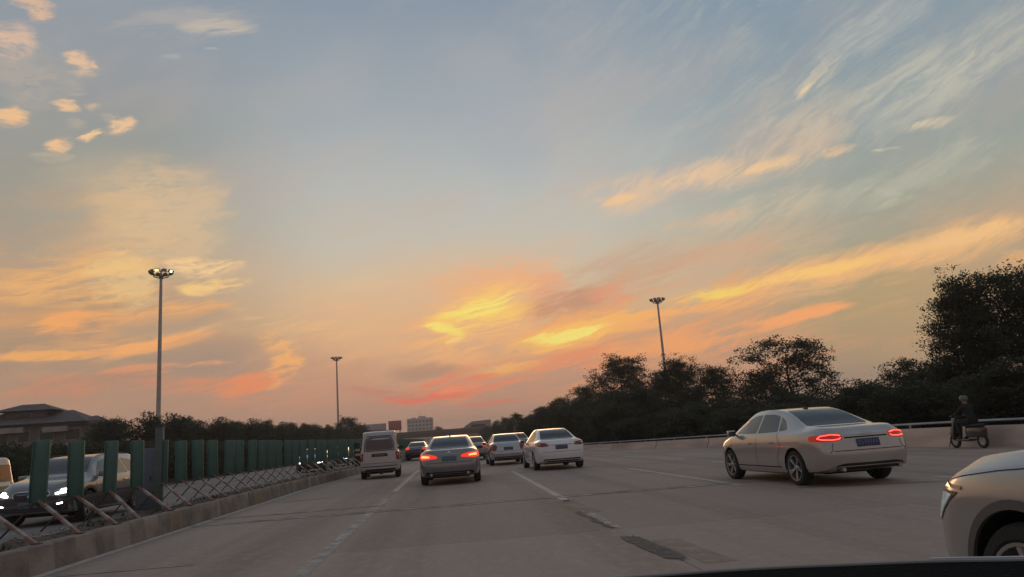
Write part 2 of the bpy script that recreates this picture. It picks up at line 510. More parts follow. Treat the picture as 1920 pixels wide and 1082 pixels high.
def add_bar(bm, a, b, w, h=None, n=0):
    # square bar or (n>0) round bar from a to b
    a, b = Vector(a), Vector(b)
    d = b - a
    q = d.to_track_quat('Z', 'Y').to_matrix().to_4x4()
    mtx = Matrix.Translation((a + b) / 2) @ q
    if n:
        bmesh.ops.create_cone(bm, cap_ends=True, segments=n, radius1=w, radius2=(w if h is None else h), depth=d.length, matrix=mtx)
    else:
        bmesh.ops.create_cube(bm, size=1.0, matrix=mtx @ Matrix.Diagonal((w, h or w, d.length, 1)))

def add_lathe(bm, prof, n=24, mtx=Matrix.Identity(4)):
    # profile of (radius, height) turned round the local Z axis
    rings = []
    for r, z in prof:
        if r < 1e-5:
            rings.append([bm.verts.new(mtx @ Vector((0, 0, z)))])
        else:
            rings.append([bm.verts.new(mtx @ Vector((r * math.cos(2 * math.pi * k / n), r * math.sin(2 * math.pi * k / n), z))) for k in range(n)])
    for a, b in zip(rings, rings[1:]):
        for k in range(n):
            k2 = (k + 1) % n
            if len(a) == 1 and len(b) == 1: continue
            if len(a) == 1: bm.faces.new((a[0], b[k], b[k2]))
            elif len(b) == 1: bm.faces.new((a[k], a[k2], b[0]))
            else: bm.faces.new((a[k], a[k2], b[k2], b[k]))

def pch(pts, s):
    # monotone cubic through control points
    x = np.array([p[0] for p in pts], float); y = np.array([p[1] for p in pts], float)
    h = np.diff(x); dl = np.diff(y) / h
    d = np.zeros(len(x))
    for i in range(1, len(x) - 1):
        if dl[i - 1] * dl[i] > 0:
            w1, w2 = 2 * h[i] + h[i - 1], h[i] + 2 * h[i - 1]
            d[i] = (w1 + w2) / (w1 / dl[i - 1] + w2 / dl[i])
    d[0], d[-1] = dl[0], dl[-1]
    s = np.clip(np.atleast_1d(np.array(s, float)), x[0], x[-1])
    k = np.clip(np.searchsorted(x, s, side='right') - 1, 0, len(h) - 1)
    t = (s - x[k]) / h[k]
    return (1 + 2 * t) * (1 - t) ** 2 * y[k] + t * (1 - t) ** 2 * h[k] * d[k] + t * t * (3 - 2 * t) * y[k + 1] + t * t * (t - 1) * h[k] * d[k + 1]

def pv(pts, s): return float(pch(pts, s)[0])

# ------------------------------------------------------------------ ground and road
KERB = [(-20, -5.5), (0, -5.5), (12, -5.42), (18, -5.38), (26, -5.35), (35, -4.9), (50, -3.9), (70, -3.4), (120, -3.2), (200, -3.2), (300, -3.2)]
BARR = [(-12, 16.3), (5, 16.2), (12, 16.0), (20, 15.62), (24.4, 15.1), (30, 14.6), (36.3, 13.75), (42, 11.6), (47.3, 9.5), (52, 8.3), (60, 7.4), (80, 7.0), (120, 6.9), (300, 6.9)]
def kx(y): return pv(KERB, y)
def bx_(y): return pv(BARR, y)

def strip(name, ys, xa, xb, z, m, kind='structure', parent=None):
    bm = NB()
    prev = None
    for y in ys:
        a = bm.verts.new((xa(y) if callable(xa) else xa, y, z)); b = bm.verts.new((xb(y) if callable(xb) else xb, y, z))
        if prev: bm.faces.new((prev[0], prev[1], b, a))
        prev = (a, b)
    o = link(name, bm, m, parent, flat=True)
    if kind: o['kind'] = kind
    return o

YS = [-20, -10, 0] + [2.5 * k for k in range(1, 30)] + [80, 90, 100, 120, 150, 200, 300]
m_ground = mat('dark_soil_and_weeds', (0.035, 0.036, 0.024), 0.95, c2=(0.075, 0.06, 0.045), scale=0.35, bump=0.8, bscale=4)
bm = NB()
for (x0, x1, y0, y1) in ((-800, 800, -200, 995),):
    bm.faces.new([bm.verts.new(v) for v in ((x0, y0, -0.02), (x1, y0, -0.02), (x1, y1, -0.02), (x0, y1, -0.02))])
tag(link('ground', bm, m_ground, flat=True), kind='structure')

def concrete_road(name, base, dark):
    m = mat(name, base, 0.85, spec=0.25)
    nt = m.node_tree
    b = nt.nodes['Principled BSDF']
    N, L = nt.nodes, nt.links
    tc = N.new('ShaderNodeTexCoord')
    def noise(sc, st, det, rg=0.55):
        mp = N.new('ShaderNodeMapping'); mp.inputs['Scale'].default_value = st
        L.new(tc.outputs['Object'], mp.inputs[0])
        n = N.new('ShaderNodeTexNoise'); n.inputs['Scale'].default_value = sc
        n.inputs['Detail'].default_value = det; n.inputs['Roughness'].default_value = rg
        L.new(mp.outputs[0], n.inputs['Vector'])
        return n.outputs['Fac']
    def mixc(f, a, c, lo, hi, amt):
        r = N.new('ShaderNodeMapRange'); r.inputs[1].default_value = lo; r.inputs[2].default_value = hi; r.inputs[4].default_value = amt
        L.new(f, r.inputs[0])
        x = N.new('ShaderNodeMix'); x.data_type = 'RGBA'
        L.new(r.outputs[0], x.inputs[0])
        if isinstance(a, tuple): x.inputs[6].default_value = a
        else: L.new(a, x.inputs[6])
        x.inputs[7].default_value = c
        return x.outputs[2]
    c = mixc(noise(0.22, (1, 0.35, 1), 4), tuple(base) + (1,), tuple(dark) + (1,), 0.38, 0.66, 0.55)
    # long wear bands left by wheels, following the lanes
    c = mixc(noise(0.9, (1, 0.02, 1), 3), c, tuple(v * 0.66 for v in dark) + (1,), 0.47, 0.66, 0.5)
    c = mixc(noise(1.6, (1, 0.12, 1), 7, 0.65), c, tuple(min(1, v * 1.22) for v in base) + (1,), 0.52, 0.75, 0.35)
    c = mixc(noise(7, (1, .6, 1), 6, .7), c, tuple(min(1, v * 1.3) for v in base) + (1,), .5, .7, .45)
    c = mixc(noise(38, (1, 1, 1), 3), c, tuple(v * 0.6 for v in base) + (1,), 0.5, 0.8, 0.5)
    c = mixc(noise(2.6, (1, 0.5, 1), 6, 0.7), c, tuple(v * 0.5 for v in dark) + (1,), 0.66, 0.74, 0.55)
    # cast slabs: slightly different tones with fine dark joints
    bmp = N.new('ShaderNodeMapping'); bmp.inputs['Location'].default_value = (1.70, -15.95, 0)
    L.new(tc.outputs['Object'], bmp.inputs[0])
    br = N.new('ShaderNodeTexBrick'); br.offset = 0.0; br.squash = 1.0
    L.new(bmp.outputs[0], br.inputs['Vector'])
    for k_, v_ in (('Scale', 1.0), ('Brick Width', 3.86), ('Row Height', 5.8), ('Mortar Size', 0.012), ('Mortar Smooth', 0.3), ('Bias', 0.0)): br.inputs[k_].default_value = v_
    br.inputs['Color1'].default_value = (0.90, 0.90, 0.90, 1); br.inputs['Color2'].default_value = (1.08, 1.07, 1.06, 1); br.inputs['Mortar'].default_value = (0.60, 0.58, 0.56, 1)
    ml = N.new('ShaderNodeMix'); ml.data_type = 'RGBA'; ml.blend_type = 'MULTIPLY'; ml.inputs[0].default_value = 1.0
    L.new(c, ml.inputs[6]); L.new(br.outputs['Color'], ml.inputs[7])
    c = ml.outputs[2]
    L.new(c, b.inputs['Base Color'])
    n2 = noise(55, (1, 1, 1), 5, 0.7)
    bp = N.new('ShaderNodeBump'); bp.inputs['Strength'].default_value = 0.35; bp.inputs['Distance'].default_value = 0.01
    L.new(n2, bp.inputs['Height']); L.new(bp.outputs[0], b.inputs['Normal'])
    return m
m_road = concrete_road('road_concrete', (0.41, 0.322, 0.27), (0.295, 0.232, 0.195))
m_road2 = concrete_road('opposite_road_concrete', (0.26, 0.235, 0.22), (0.18, 0.165, 0.155))
strip('road', YS, lambda y: kx(y) - 0.1, lambda y: bx_(y) + 0.1, 0.0, m_road)
def ox(y): return kx(y) - 1.75
strip('opposite_road', YS, lambda y: ox(y) - 11.5, lambda y: ox(y) + 0.1, 0.0, m_road2)

m_white = worn_paint('worn_white_paint', (0.46, 0.41, 0.37), None, 0.58, 3.0)
m_white2 = worn_paint('fresh_white_paint', (0.50, 0.46, 0.42), None, 0.66, 5.0)
m_yellow = worn_paint('worn_yellow_paint', (0.40, 0.30, 0.21), None, 0.46, 2.0)
def line(name, path, w, m, z=0.004, y0=None, y1=None, wob=0.0):
    a, b = (path[0][0], path[-1][0]) if y0 is None else (y0, y1)
    n = max(2, int((b - a) / 0.8) + 1)
    ys = [a + (b - a) * k / (n - 1) for k in range(n)]
    off = [rnd.uniform(-wob, wob) for _ in ys]
    bm = NB(); prev = None
    for k, y in enumerate(ys):
        x = pv(path, y) + off[k]
        p = (bm.verts.new((x - w / 2, y, z)), bm.verts.new((x + w / 2, y, z)))
        if prev: bm.faces.new((prev[0], prev[1], p[1], p[0]))
        prev = p
    return tag(link(name, bm, m, flat=True), kind='structure')
LL = [(3, -1.70), (20, -1.70), (36, -1.72), (60, -0.6), (120, 0.1)]
LR = [(3, 2.2), (10, 2.12), (20, 2.16), (30, 2.2), (60, 2.6), (120, 2.9)]
L3 = [(3, 5.9), (15, 5.75), (24, 5.66), (40, 5.3), (60, 5.0)]
L4 = [(-5, 9.8), (6, 9.4), (14, 8.9), (22, 8.65), (28, 8.41), (36, 7.8), (48, 6.7), (60, 6.0)]
ED = [(-5, 13.6), (10, 13.5), (17, 13.3), (21, 13.15), (28, 12.7), (36, 11.6), (48, 8.2), (60, 6.6)]
line('lane_line', LL, 0.17, m_white, y0=4.5, y1=19.5, wob=0.012)
line('lane_line', LL, 0.16, m_white2, y0=22, y1=38, wob=0.01)
line('lane_line', LR, 0.15, m_white2, y0=14.6, y1=29, wob=0.01)
line('lane_line', LR, 0.13, m_white, y0=9.2, y1=12.6, wob=0.02)
line('lane_line', L3, 0.15, m_white2, y0=15.2, y1=24.5, wob=0.01)
for y in (-1.5, 5.0, 10.8, 16.6, 22.0, 27.6, 32.4, 37.5, 43.0):
    line('lane_dash', L4, 0.16, m_white2, y0=y, y1=y + 2.9)
line('edge_line', ED, 0.13, m_white2, y0=4, y1=58)
line('kerb_edge_line', [(y, kx(y) + 0.16) for y in (4, 12, 20, 28, 36, 50, 70, 120)], 0.14, m_white2, y0=4, y1=118, wob=0.012)
for (xa, xb, y0, y1) in ((2.30, 2.62, 7.2, 8.9), (1.95, 2.35, 12.4, 15.0)):
    line('yellow_mark', [(y0, (xa + xb) / 2), (y1, (xa + xb) / 2 - 0.08)], xb - xa, m_yellow)
def blob_patch(name, cx, cy, rx, ry, m, z, n=30, j=0.2, sk=0.0):
    bm = NB(); vs = []
    for k in range(n):
        a = 2 * math.pi * k / n
        q = 1 + rnd.uniform(-j, j)
        c_, s_ = math.cos(a), math.sin(a)
        e = 0.55
        x = rx * q * math.copysign(abs(c_) ** e, c_); y = ry * q * math.copysign(abs(s_) ** e, s_)
        vs.append(bm.verts.new((cx + x + sk * y, cy + y, z)))
    bm.faces.new(vs)
    return tag(link(name, bm, m, flat=True), kind='structure')
m_tar = worn_paint('dark_tar_patch', (0.105, 0.092, 0.083), None, 0.60, 9.0)
blob_patch('tar_patch', 2.10, 8.45, 0.12, 0.95, m_tar, 0.010, n=64, j=0.10, sk=-0.05)
for (x_, y_, a_, b_) in ((2.05, 10.5, .04, .30), (2.0, 11.1, .055, .25), (2.03, 11.6, .035, .22)):
    blob_patch('tar_patch', x_, y_, a_, b_, m_tar, 0.010, n=24, j=0.35, sk=-0.08)
blob_patch('tar_patch', 1.98, 12.3, 0.05, 0.35, m_tar, 0.010, j=0.4)
m_scar = mat('pale_joint_filler', (0.50, 0.43, 0.38), 0.8, var=0.4, scale=3)
m_crack = mat('joint_crack', (0.035, 0.032, 0.03), 0.9)
def cross_joint(yc, x0, x1, w, wc, m, slope=0.0, seed=1):
    r = random.Random(seed)
    for (nm, mm, z, ww, dy) in (('joint_filler', m, 0.008, w, 0.0), ('joint_crack', m_crack, 0.012, wc, w * 0.35)):
        bm = NB(); prev = None; x = x0; o = 0.0
        while x <= x1:
            o = o * 0.7 + r.uniform(-0.03, 0.03)
            q = ww * (0.35 + 0.9 * r.random())
            y = yc + slope * (x - x0) + dy + o
            p = (bm.verts.new((x, y - q / 2, z)), bm.verts.new((x, y + q / 2, z)))
            if prev: bm.faces.new((prev[0], p[0], p[1], prev[1]))
            prev = p; x += 0.22
        tag(link(nm, bm, mm, flat=True), kind='structure')
cross_joint(15.85, -5.3, 9.5, 0.24, 0.06, m_scar, -0.012, 3)
cross_joint(17.2, -5.3, -1.5, 0.15, 0.03, m_scar, 0.02, 4)
cross_joint(21.5, -5.3, 15.0, 0.05, 0.02, m_scar, 0.0, 5)
cross_joint(10.2, -5.3, -3.2, 0.04, 0.012, m_scar, 0.0, 6)
cross_joint(27.5, -5.3, 13.8, 0.05, 0.02, m_scar, 0.0, 8)
for (x0, x1, y0, y1, sd) in ((6.2, 10.6, 13.6, 11.6, 1), (-4.6, -3.5, 21.0, 21.4, 2)):
    r = random.Random(sd); bm = NB(); prev = None
    for k in range(16):
        t = k / 15
        x, y = x0 + (x1 - x0) * t, y0 + (y1 - y0) * t + r.uniform(-0.05, 0.05)
        p = (bm.verts.new((x, y - 0.03, 0.013)), bm.verts.new((x, y + 0.03, 0.013)))
        if prev: bm.faces.new((prev[0], p[0], p[1], prev[1]))
        prev = p
    tag(link('road_crack', bm, m_crack, flat=True), kind='structure')

# median kerb and soil
m_kerb = mat('weathered_kerb', (0.19, 0.152, 0.128), 0.9, c2=(0.30, 0.245, 0.205), scale=1.6, bump=0.8, bscale=14, det=8, lo=0.4, hi=0.62)
m_kband = mat('faded_kerb_band', (0.14, 0.116, 0.10), 0.9, c2=(0.25, 0.205, 0.17), scale=2.5, bump=0.8, bscale=14, det=8)
m_kyel = mat('faded_yellow_kerb', (0.26, 0.19, 0.11), 0.9, c2=(0.18, 0.145, 0.11), scale=2.5, bump=0.8, bscale=14, det=8)
def wall_along(bm, fx, y0, y1, prof, dy=1.25, mi=None, jit=0.0, hs=None, ys=None):
    # extrude a cross-section (dx, z) along a path x = fx(y)
    n = max(1, int(round((y1 - y0) / dy))); prev = None; first = None
    ys = ys or [y0 + (y1 - y0) * k / n for k in range(n + 1)]
    for k, y in enumerate(ys):
        s = hs(y) if hs else 1.0
        cur = [bm.verts.new((fx(y) + dx + rnd.uniform(-jit, jit), y, z * s + rnd.uniform(-jit, jit) * (z > 0.05))) for dx, z in prof]
        if prev:
            for i in range(len(prof) - 1):
                f = bm.faces.new((prev[i], prev[i + 1], cur[i + 1], cur[i]))
                if mi is not None: f.material_index = mi(k, i)
        else: first = cur
        prev = cur
    bm.faces.new(first[::-1]); bm.faces.new(prev)
kprof = [(0.04, -0.01), (0.01, 0.22), (0.0, 0.33), (-0.03, 0.355), (-0.20, 0.35), (-0.22, 0.25), (-0.22, -0.01)]
def kmi(k, i):
    if i > 2: return 0
    c = k % 2
    return 1 if c == 0 else (2 if (k // 2) % 5 == 1 else 0)
bm = NB(); wall_along(bm, kx, 2, 110, kprof, 0.6, kmi, 0.006)
tag(link('median_kerb', bm, [m_kerb, m_kband, m_kyel], ang=50), 'weathered concrete kerb with faded dark and yellow bands along the fenced median', 'kerb')
bm = NB(); wall_along(bm, lambda y: ox(y) + 0.22, 2, 110, [(0.0, -0.01), (0.0, 0.20), (-0.03, 0.22), (-0.17, 0.22), (-0.2, 0.2), (-0.2, -0.01)], 1.0, None, 0.004)
tag(link('opposite_kerb', bm, [mat('pale_kerb', (0.26, 0.24, 0.22), 0.85, var=0.3)], ang=50), 'low pale kerb on the far side of the fenced median', 'kerb')
m_soil = mat('median_soil', (0.05, 0.036, 0.027), 0.95, c2=(0.13, 0.10, 0.08), scale=2.2, bump=1.0, bscale=12, det=8)
bm = NB()
r = random.Random(5); prev = None
for k in range(180):
    y = 2 + k * 0.6
    row = [bm.verts.new((kx(y) - 0.21 - 1.13 * j / 6, y, 0.25 + (0 if j in (0, 6) else r.uniform(-0.02, 0.10)))) for j in range(7)]
    if prev:
        for j in range(6): bm.faces.new((prev[j], prev[j + 1], row[j + 1], row[j]))
    prev = row
tag(link('median_soil', bm, m_soil), kind='structure')

# leaf litter, stones and tufts on the median (near part)
m_weed = mat('dry_weeds', (0.045, 0.05, 0.022), 0.9, c2=(0.10, 0.075, 0.04), scale=6)
bm = NB(); r = random.Random(11)
for k in range(3600):
    y = 8 + 34 * r.random() ** 1.6
    x = kx(y) - 0.25 - 1.0 * r.random()
    z = 0.30 + r.uniform(-0.02, 0.05)
    tuft = math.sin(y * 2.3) * math.sin(y * 0.9 + 2) > 0.35
    a = r.uniform(0, 6.28); l = r.uniform(0.02, 0.06) * (1.8 if tuft else 1); h = r.uniform(0.0, 0.03) + (r.uniform(0.01, 0.07) if tuft else 0)
    d = Vector((math.cos(a), math.sin(a), 0)); p = Vector((x, y, z)); q = Vector((-d.y, d.x, 0)) * r.uniform(0.006, 0.02)
    bm.faces.new([bm.verts.new(v) for v in (p - q, p + q, p + d * l + Vector((0, 0, h)))])
tag(link('weeds', bm, m_weed, flat=True), 'dry weeds and leaf litter scattered on the median soil', 'weeds', kind='stuff')

# right concrete barrier with steel rail
m_barr = mat('barrier_concrete', (0.62, 0.47, 0.385), 0.85, c2=(0.40, 0.31, 0.26), scale=0.9, bump=0.5, bscale=12, stretch=(1, 0.4, 2.5), det=7)
m_steel = mat('rail_steel', (0.33, 0.33, 0.33), 0.45, 0.6, var=0.2, scale=2)
def hb(y): return 1.0 if y < 22 else max(0.62, 1.0 - (y - 22) * 0.0135)
bm = NB(); wall_along(bm, bx_, -10, 110, [(-0.02, -0.01), (0.02, 0.10), (0.10, 0.30), (0.14, 0.585), (0.16, 0.6), (0.34, 0.6), (0.36, 0.58), (0.42, -0.01)], 1.25, lambda k, i: 1 if k % 5 == 2 else 0, 0.0, hb,
    [-10] + [v for q in range(30) for v in (-9.5 + 4 * q, -9.46 + 4 * q, -8.4 + 4 * q, -7.4 + 4 * q, -6.4 + 4 * q)])
tag(link('concrete_barrier', bm, [m_barr, m_crack], ang=50), 'low tan concrete barrier curving along the right roadside', 'barrier')
rail = empty('guard_rail', (bx_(20) + 0.25, 20, 0), 0, 'grey steel guard rail on posts on top of the tan concrete barrier', 'guard rail')
bm = NB(); wall_along(bm, lambda y: bx_(y) + 0.25 - rail.location.x, -10, 110, [(-0.05, 0.715), (-0.06, 0.74), (-0.03, 0.785), (0.03, 0.785), (0.06, 0.74), (0.05, 0.715), (-0.05, 0.715)], 1.25, None, 0.0, hb)
for v in bm.verts: v.co.y -= 20
link('rail', bm, m_steel, rail)
for k in range(42):
    y = -2 + 2.4 * k
    bm = NB(); add_box(bm, (bx_(y) + 0.25 - rail.location.x, y - 20, 0.655 * hb(y)), (0.06, 0.10, 0.16), bev=0.01)
    link('post', bm, m_steel, rail)

# ------------------------------------------------------------------ vehicles
SEC_B, SEC_T = 4, 4
class Shell:
    # body shell lofted from profile curves (s = 0 at the rear bumper, s = L at the nose)
    def __init__(self, L, top, belt, half, wr, bot, rear=0.10, front=0.06, bulge=0.07):
        self.L, self.top, self.belt, self.half, self.wr, self.bot = L, top, belt, half, wr, bot
        e = [0, .02, .05, .09, .14, .2, .28, .37]
        mid = list(np.linspace(.46, L - .46, 46))
        ss = e + mid + [L - v for v in e[::-1]]
        bm = bmesh.new()
        rings = []
        T, B, Hh, Wr, Bo = (pch(q, ss) for q in (top, belt, half, wr, bot))
        for i, s in enumerate(ss):
            t, b, h, w, o = T[i], B[i], Hh[i], Wr[i], Bo[i]
            b = min(b, t - 0.03); g = t - b
            w = min(w, h * 0.92)
            pts = [(h * .80 * k / SEC_B, o) for k in range(SEC_B + 1)]
            pts += [(h * .93, o + .035), (h * .975, o + .12), (h * .995, o + (b - o) * .42), (h, o + (b - o) * .62), (h * .992, b - .13 * (b - o) / .6), (h * .972, b - .05), (h * .945, b - .012)]
            hb_ = h * .925
            for f, z in ((0.0, .05), (.42, .42), (.80, .76), (1.0, .92)):
                pts.append((hb_ + (w - hb_) * f, b + g * z))
            pts += [(w * .93 * k / SEC_T, b + g * (.985 + .015 * (1 - (k / SEC_T) ** 2))) for k in range(SEC_T, -1, -1)]
            fade_r = max(0, 1 - s / .45); fade_f = max(0, 1 - (L - s) / .5)
            ring = []
            for (x, z) in pts:
                y = s - L / 2
                y += fade_r * (rear * max(0, (z - .55)) / .5 * (1 if z > .55 else 0) + .02 * math.sin(max(0, z - .3) * 14) * (z < .62))
                y -= fade_f * (front * max(0, (z - .5)) / .3)
                y += fade_r * 0.05 * max(0, .35 - z) / .15
                y -= fade_f * 0.05 * max(0, .3 - z) / .12
                ring.append((x, y, z))
            rings.append((ring, h))
        self.n = n = len(rings[0][0])
        V = []
        for ring, h in rings:
            right = [bm.verts.new(p) for p in ring]
            left = [right[0]] + [bm.verts.new((-p[0], p[1], p[2])) for p in ring[1:-1]] + [right[-1]]
            V.append((right, left))
        for (r0, l0), (r1, l1) in zip(V, V[1:]):
            for i in range(n - 1):
                bm.faces.new((r0[i], r0[i + 1], r1[i + 1], r1[i]))
                bm.faces.new((l0[i + 1], l0[i], l1[i], l1[i + 1]))
        for end, sg in ((0, -1), (-1, 1)):
            r, l = V[end]
            h = rings[end][1]
            bot_row = [r[k] for k in range(SEC_B, 0, -1)] + [l[k] for k in range(0, SEC_B + 1)]
            top_row = [r[n - 1 - k] for k in range(SEC_T, 0, -1)] + [l[n - 1 - k] for k in range(0, SEC_T + 1)]
            rows = [bot_row]
            for i in range(SEC_B + 1, n - SEC_T - 1):
                a, b = r[i].co, l[i].co
                row = [r[i]]
                for c in range(1, 8):
                    f = math.cos(math.pi * 0 + 0) * (1 - c / 4)
                    x = a.x * f
                    row.append(bm.verts.new((x, a.y + sg * bulge * (1 - f * f), a.z)))
                row.append(l[i])
                rows.append(row)
            rows.append(top_row)
            for row in (bot_row, top_row):
                for c in range(1, 8):
                    f = 1 - c / 4
                    row[c].co.y += sg * bulge * 0.8 * (1 - f * f)
            for a, b in zip(rows, rows[1:]):
                for c in range(8):
                    q = (a[c], a[c + 1], b[c + 1], b[c])
                    bm.faces.new(q if sg > 0 else q[::-1])
        bmesh.ops.recalc_face_normals(bm, faces=bm.faces)
        self.bm = bm
        self.tree = BVHTree.FromBMesh(bm)
    def hit(self, p, d):
        return self.tree.ray_cast(Vector(p), Vector(d))[:2]

def rounded(p, r=0.03, n=3):
    # round the corners of a closed 2-D polygon
    out = []
    m = len(p)
    for i in range(m):
        a, b, c = Vector(p[i - 1]), Vector(p[i]), Vector(p[(i + 1) % m])
        d1, d2 = (a - b), (c - b)
        q = min(r, d1.length * .45, d2.length * .45)
        s, e = b + d1.normalized() * q, b + d2.normalized() * q
        for k in range(n + 1):
            t = k / n
            out.append((s * (1 - t) ** 2 + b * 2 * t * (1 - t) + e * t * t))
    return out

def patch(name, sh, pts, d, m, parent, off=0.004, grid=0.09, rnd_=0.03, mirror=False, skirt=0.02, flat=False):
    # a panel (glass, lamp, trim) laid on the shell: polygon of 3-D points cast along d onto it
    d = Vector(d).normalized()
    up = Vector((0, 0, 1)) if abs(d.z) < 0.95 else Vector((0, 1, 0))
    u = d.cross(up).normalized(); v = u.cross(d).normalized()
    P2 = [(Vector(p).dot(u), Vector(p).dot(v)) for p in pts]
    if rnd_: P2 = rounded(P2, rnd_)
    else: P2 = [Vector(p) for p in P2]
    bm = bmesh.new()
    f = bm.faces.new([bm.verts.new((p[0], p[1], 0)) for p in P2])
    xs = [p[0] for p in P2]; ys = [p[1] for p in P2]
    for ax, lo, hi in ((0, min(xs), max(xs)), (1, min(ys), max(ys))):
        k = math.floor(lo / grid) + 1
        while k * grid < hi - 1e-4:
            co = Vector((k * grid, 0, 0)) if ax == 0 else Vector((0, k * grid, 0))
            no = Vector((1, 0, 0)) if ax == 0 else Vector((0, 1, 0))
            bmesh.ops.bisect_plane(bm, geom=bm.verts[:] + bm.edges[:] + bm.faces[:], plane_co=co, plane_no=no, dist=1e-5)
            k += 1
    nor = {}
    last = None
    bad = []
    for w in bm.verts:
        o = u * w.co.x + v * w.co.y - d * 6
        h, nn = sh.hit(o, d)
        if h is None:
            bad.append(w); continue
        if nn.dot(d) > 0: nn = -nn
        w.co = h + nn * off
        nor[w] = nn
    if bad: bmesh.ops.delete(bm, geom=bad, context='VERTS')
    if not bm.faces:
        bm.free(); return None
    if skirt:
        be = [e for e in bm.edges if e.is_boundary]
        r = bmesh.ops.extrude_edge_only(bm, edges=be)
        for w in [g for g in r['geom'] if isinstance(g, bmesh.types.BMVert)]:
            nn = None
            for e in w.link_edges:
                q = e.other_vert(w)
                if q in nor: nn = nor[q]; break
            if nn is None: nn = -d
            w.co -= nn * skirt
    if mirror:
        for w in bm.verts: w.co.x = -w.co.x
    bmesh.ops.recalc_face_normals(bm, faces=bm.faces)
    return link(name, bm, m, parent, ang=40)

def both(name, sh, pts, d, m, parent, **kw):
    a = patch(name, sh, pts, d, m, parent, **kw)
    b = patch(name, sh, pts, d, m, parent, mirror=True, **kw)
    return a, b

def wheel_mesh(rt, rr, w, spokes, m_rim):
    # tyre and rim, axis along X, outside face at +X
    rot = Matrix.Rotation(R(90), 4, 'Y')
    bt = bmesh.new()
    prof = [(rr * .98, -w / 2 + .02), (rr + .02, -w / 2), (rt * .93, -w / 2 + .004), (rt * .985, -w / 2 + .03), (rt, -w / 2 + .06), (rt, 0), (rt, w / 2 - .06), (rt * .985, w / 2 - .03), (rt * .93, w / 2 - .004), (rr + .02, w / 2), (rr * .98, w / 2 - .02)]
    add_lathe(bt, prof, 36, rot)
    br = bmesh.new()
    add_lathe(br, [(rr * 1.02, w / 2 - .004), (rr * .95, w / 2 - .006), (rr * .93, w / 2 - .03), (rr * .90, 0), (rr * .9, -w / 2 + .03)], 36, rot)
    add_lathe(br, [(0, w / 2 - .008), (.035, w / 2 - .010), (.055, w / 2 - .03), (.07, w / 2 - .06)], 18, rot)
    for k in range(spokes):
        a = 2 * math.pi * k / spokes
        for o in ((-.07, .07) if spokes <= 7 else (0,)):
            p0 = Vector((w / 2 - .045, .045 * math.cos(a + o), .045 * math.sin(a + o)))
            p1 = Vector((w / 2 - .022, rr * .94 * math.cos(a + o * 1.6), rr * .94 * math.sin(a + o * 1.6)))
            q = (p1 - p0).to_track_quat('Z', 'X').to_matrix().to_4x4()
            bmesh.ops.create_cube(br, size=1, matrix=Matrix.Translation((p0 + p1) / 2) @ q @ Matrix.Diagonal((.022, .026 if spokes <= 7 else .02, (p1 - p0).length, 1)))
    bd = bmesh.new()
    add_lathe(bd, [(0, 0.0), (rr * .90, 0.0), (rr * .90, -.02), (0, -.02)], 30, rot)
    return bt, br, bd

WCACHE = {}
def add_wheel(root, x, y, rt, rr, w, spokes, m_rim, steer=0.0):
    e_key = (rt, rr, w, spokes, m_rim.name)
    if e_key not in WCACHE:
        bms = wheel_mesh(rt, rr, w, spokes, m_rim)
        ms = []
        for bm, nm, mm in zip(bms, ('tyre', 'rim', 'brake_disc'), (M_['rubber'], m_rim, M_['seam'])):
            me = bpy.data.meshes.new(nm); bm.to_mesh(me); bm.free(); me.materials.append(mm); smooth(me, 40); ms.append(me)
        WCACHE[e_key] = ms
    ms = WCACHE[e_key]
    wh = bpy.data.objects.new('wheel', None)
    COL.objects.link(wh); wh.parent = root
    wh.location = (x, y, rt); wh.rotation_euler = (rnd.uniform(0, 1.2), 0, (0 if x > 0 else math.pi) + steer)
    for nm, me in zip(('tyre', 'rim', 'brake_disc'), ms):
        o = bpy.data.objects.new(nm, me); COL.objects.link(o); o.parent = wh

def cut_wheels(o, ys, hw, ra, rw):
    bm = bmesh.new()
    for y in ys:
        for s in (-1, 1):
            mtx = Matrix.Translation((s * (hw - .02), y, rw + .01)) @ Matrix.Rotation(R(90), 4, 'Y')
            bmesh.ops.create_cone(bm, cap_ends=True, segments=40, radius1=ra, radius2=ra, depth=.56, matrix=mtx)
    me = bpy.data.meshes.new('cutter'); bm.to_mesh(me); bm.free(); me.materials.append(M_['under'])
    c = bpy.data.objects.new('cutter', me); COL.objects.link(c)
    md = o.modifiers.new('b', 'BOOLEAN'); md.operation = 'DIFFERENCE'; md.solver = 'EXACT'; md.object = c; md.material_mode = 'TRANSFER'
    dg = bpy.context.evaluated_depsgraph_get()
    ev = o.evaluated_get(dg)
    new = bpy.data.meshes.new_from_object(ev, depsgraph=dg)
    o.modifiers.clear()
    o.data = new
    bpy.data.objects.remove(c)
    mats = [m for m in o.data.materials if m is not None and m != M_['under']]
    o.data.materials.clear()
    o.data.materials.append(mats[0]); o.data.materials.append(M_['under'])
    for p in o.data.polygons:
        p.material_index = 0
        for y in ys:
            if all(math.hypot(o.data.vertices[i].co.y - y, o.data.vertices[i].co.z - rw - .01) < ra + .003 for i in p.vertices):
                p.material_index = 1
    smooth(o.data, 30)

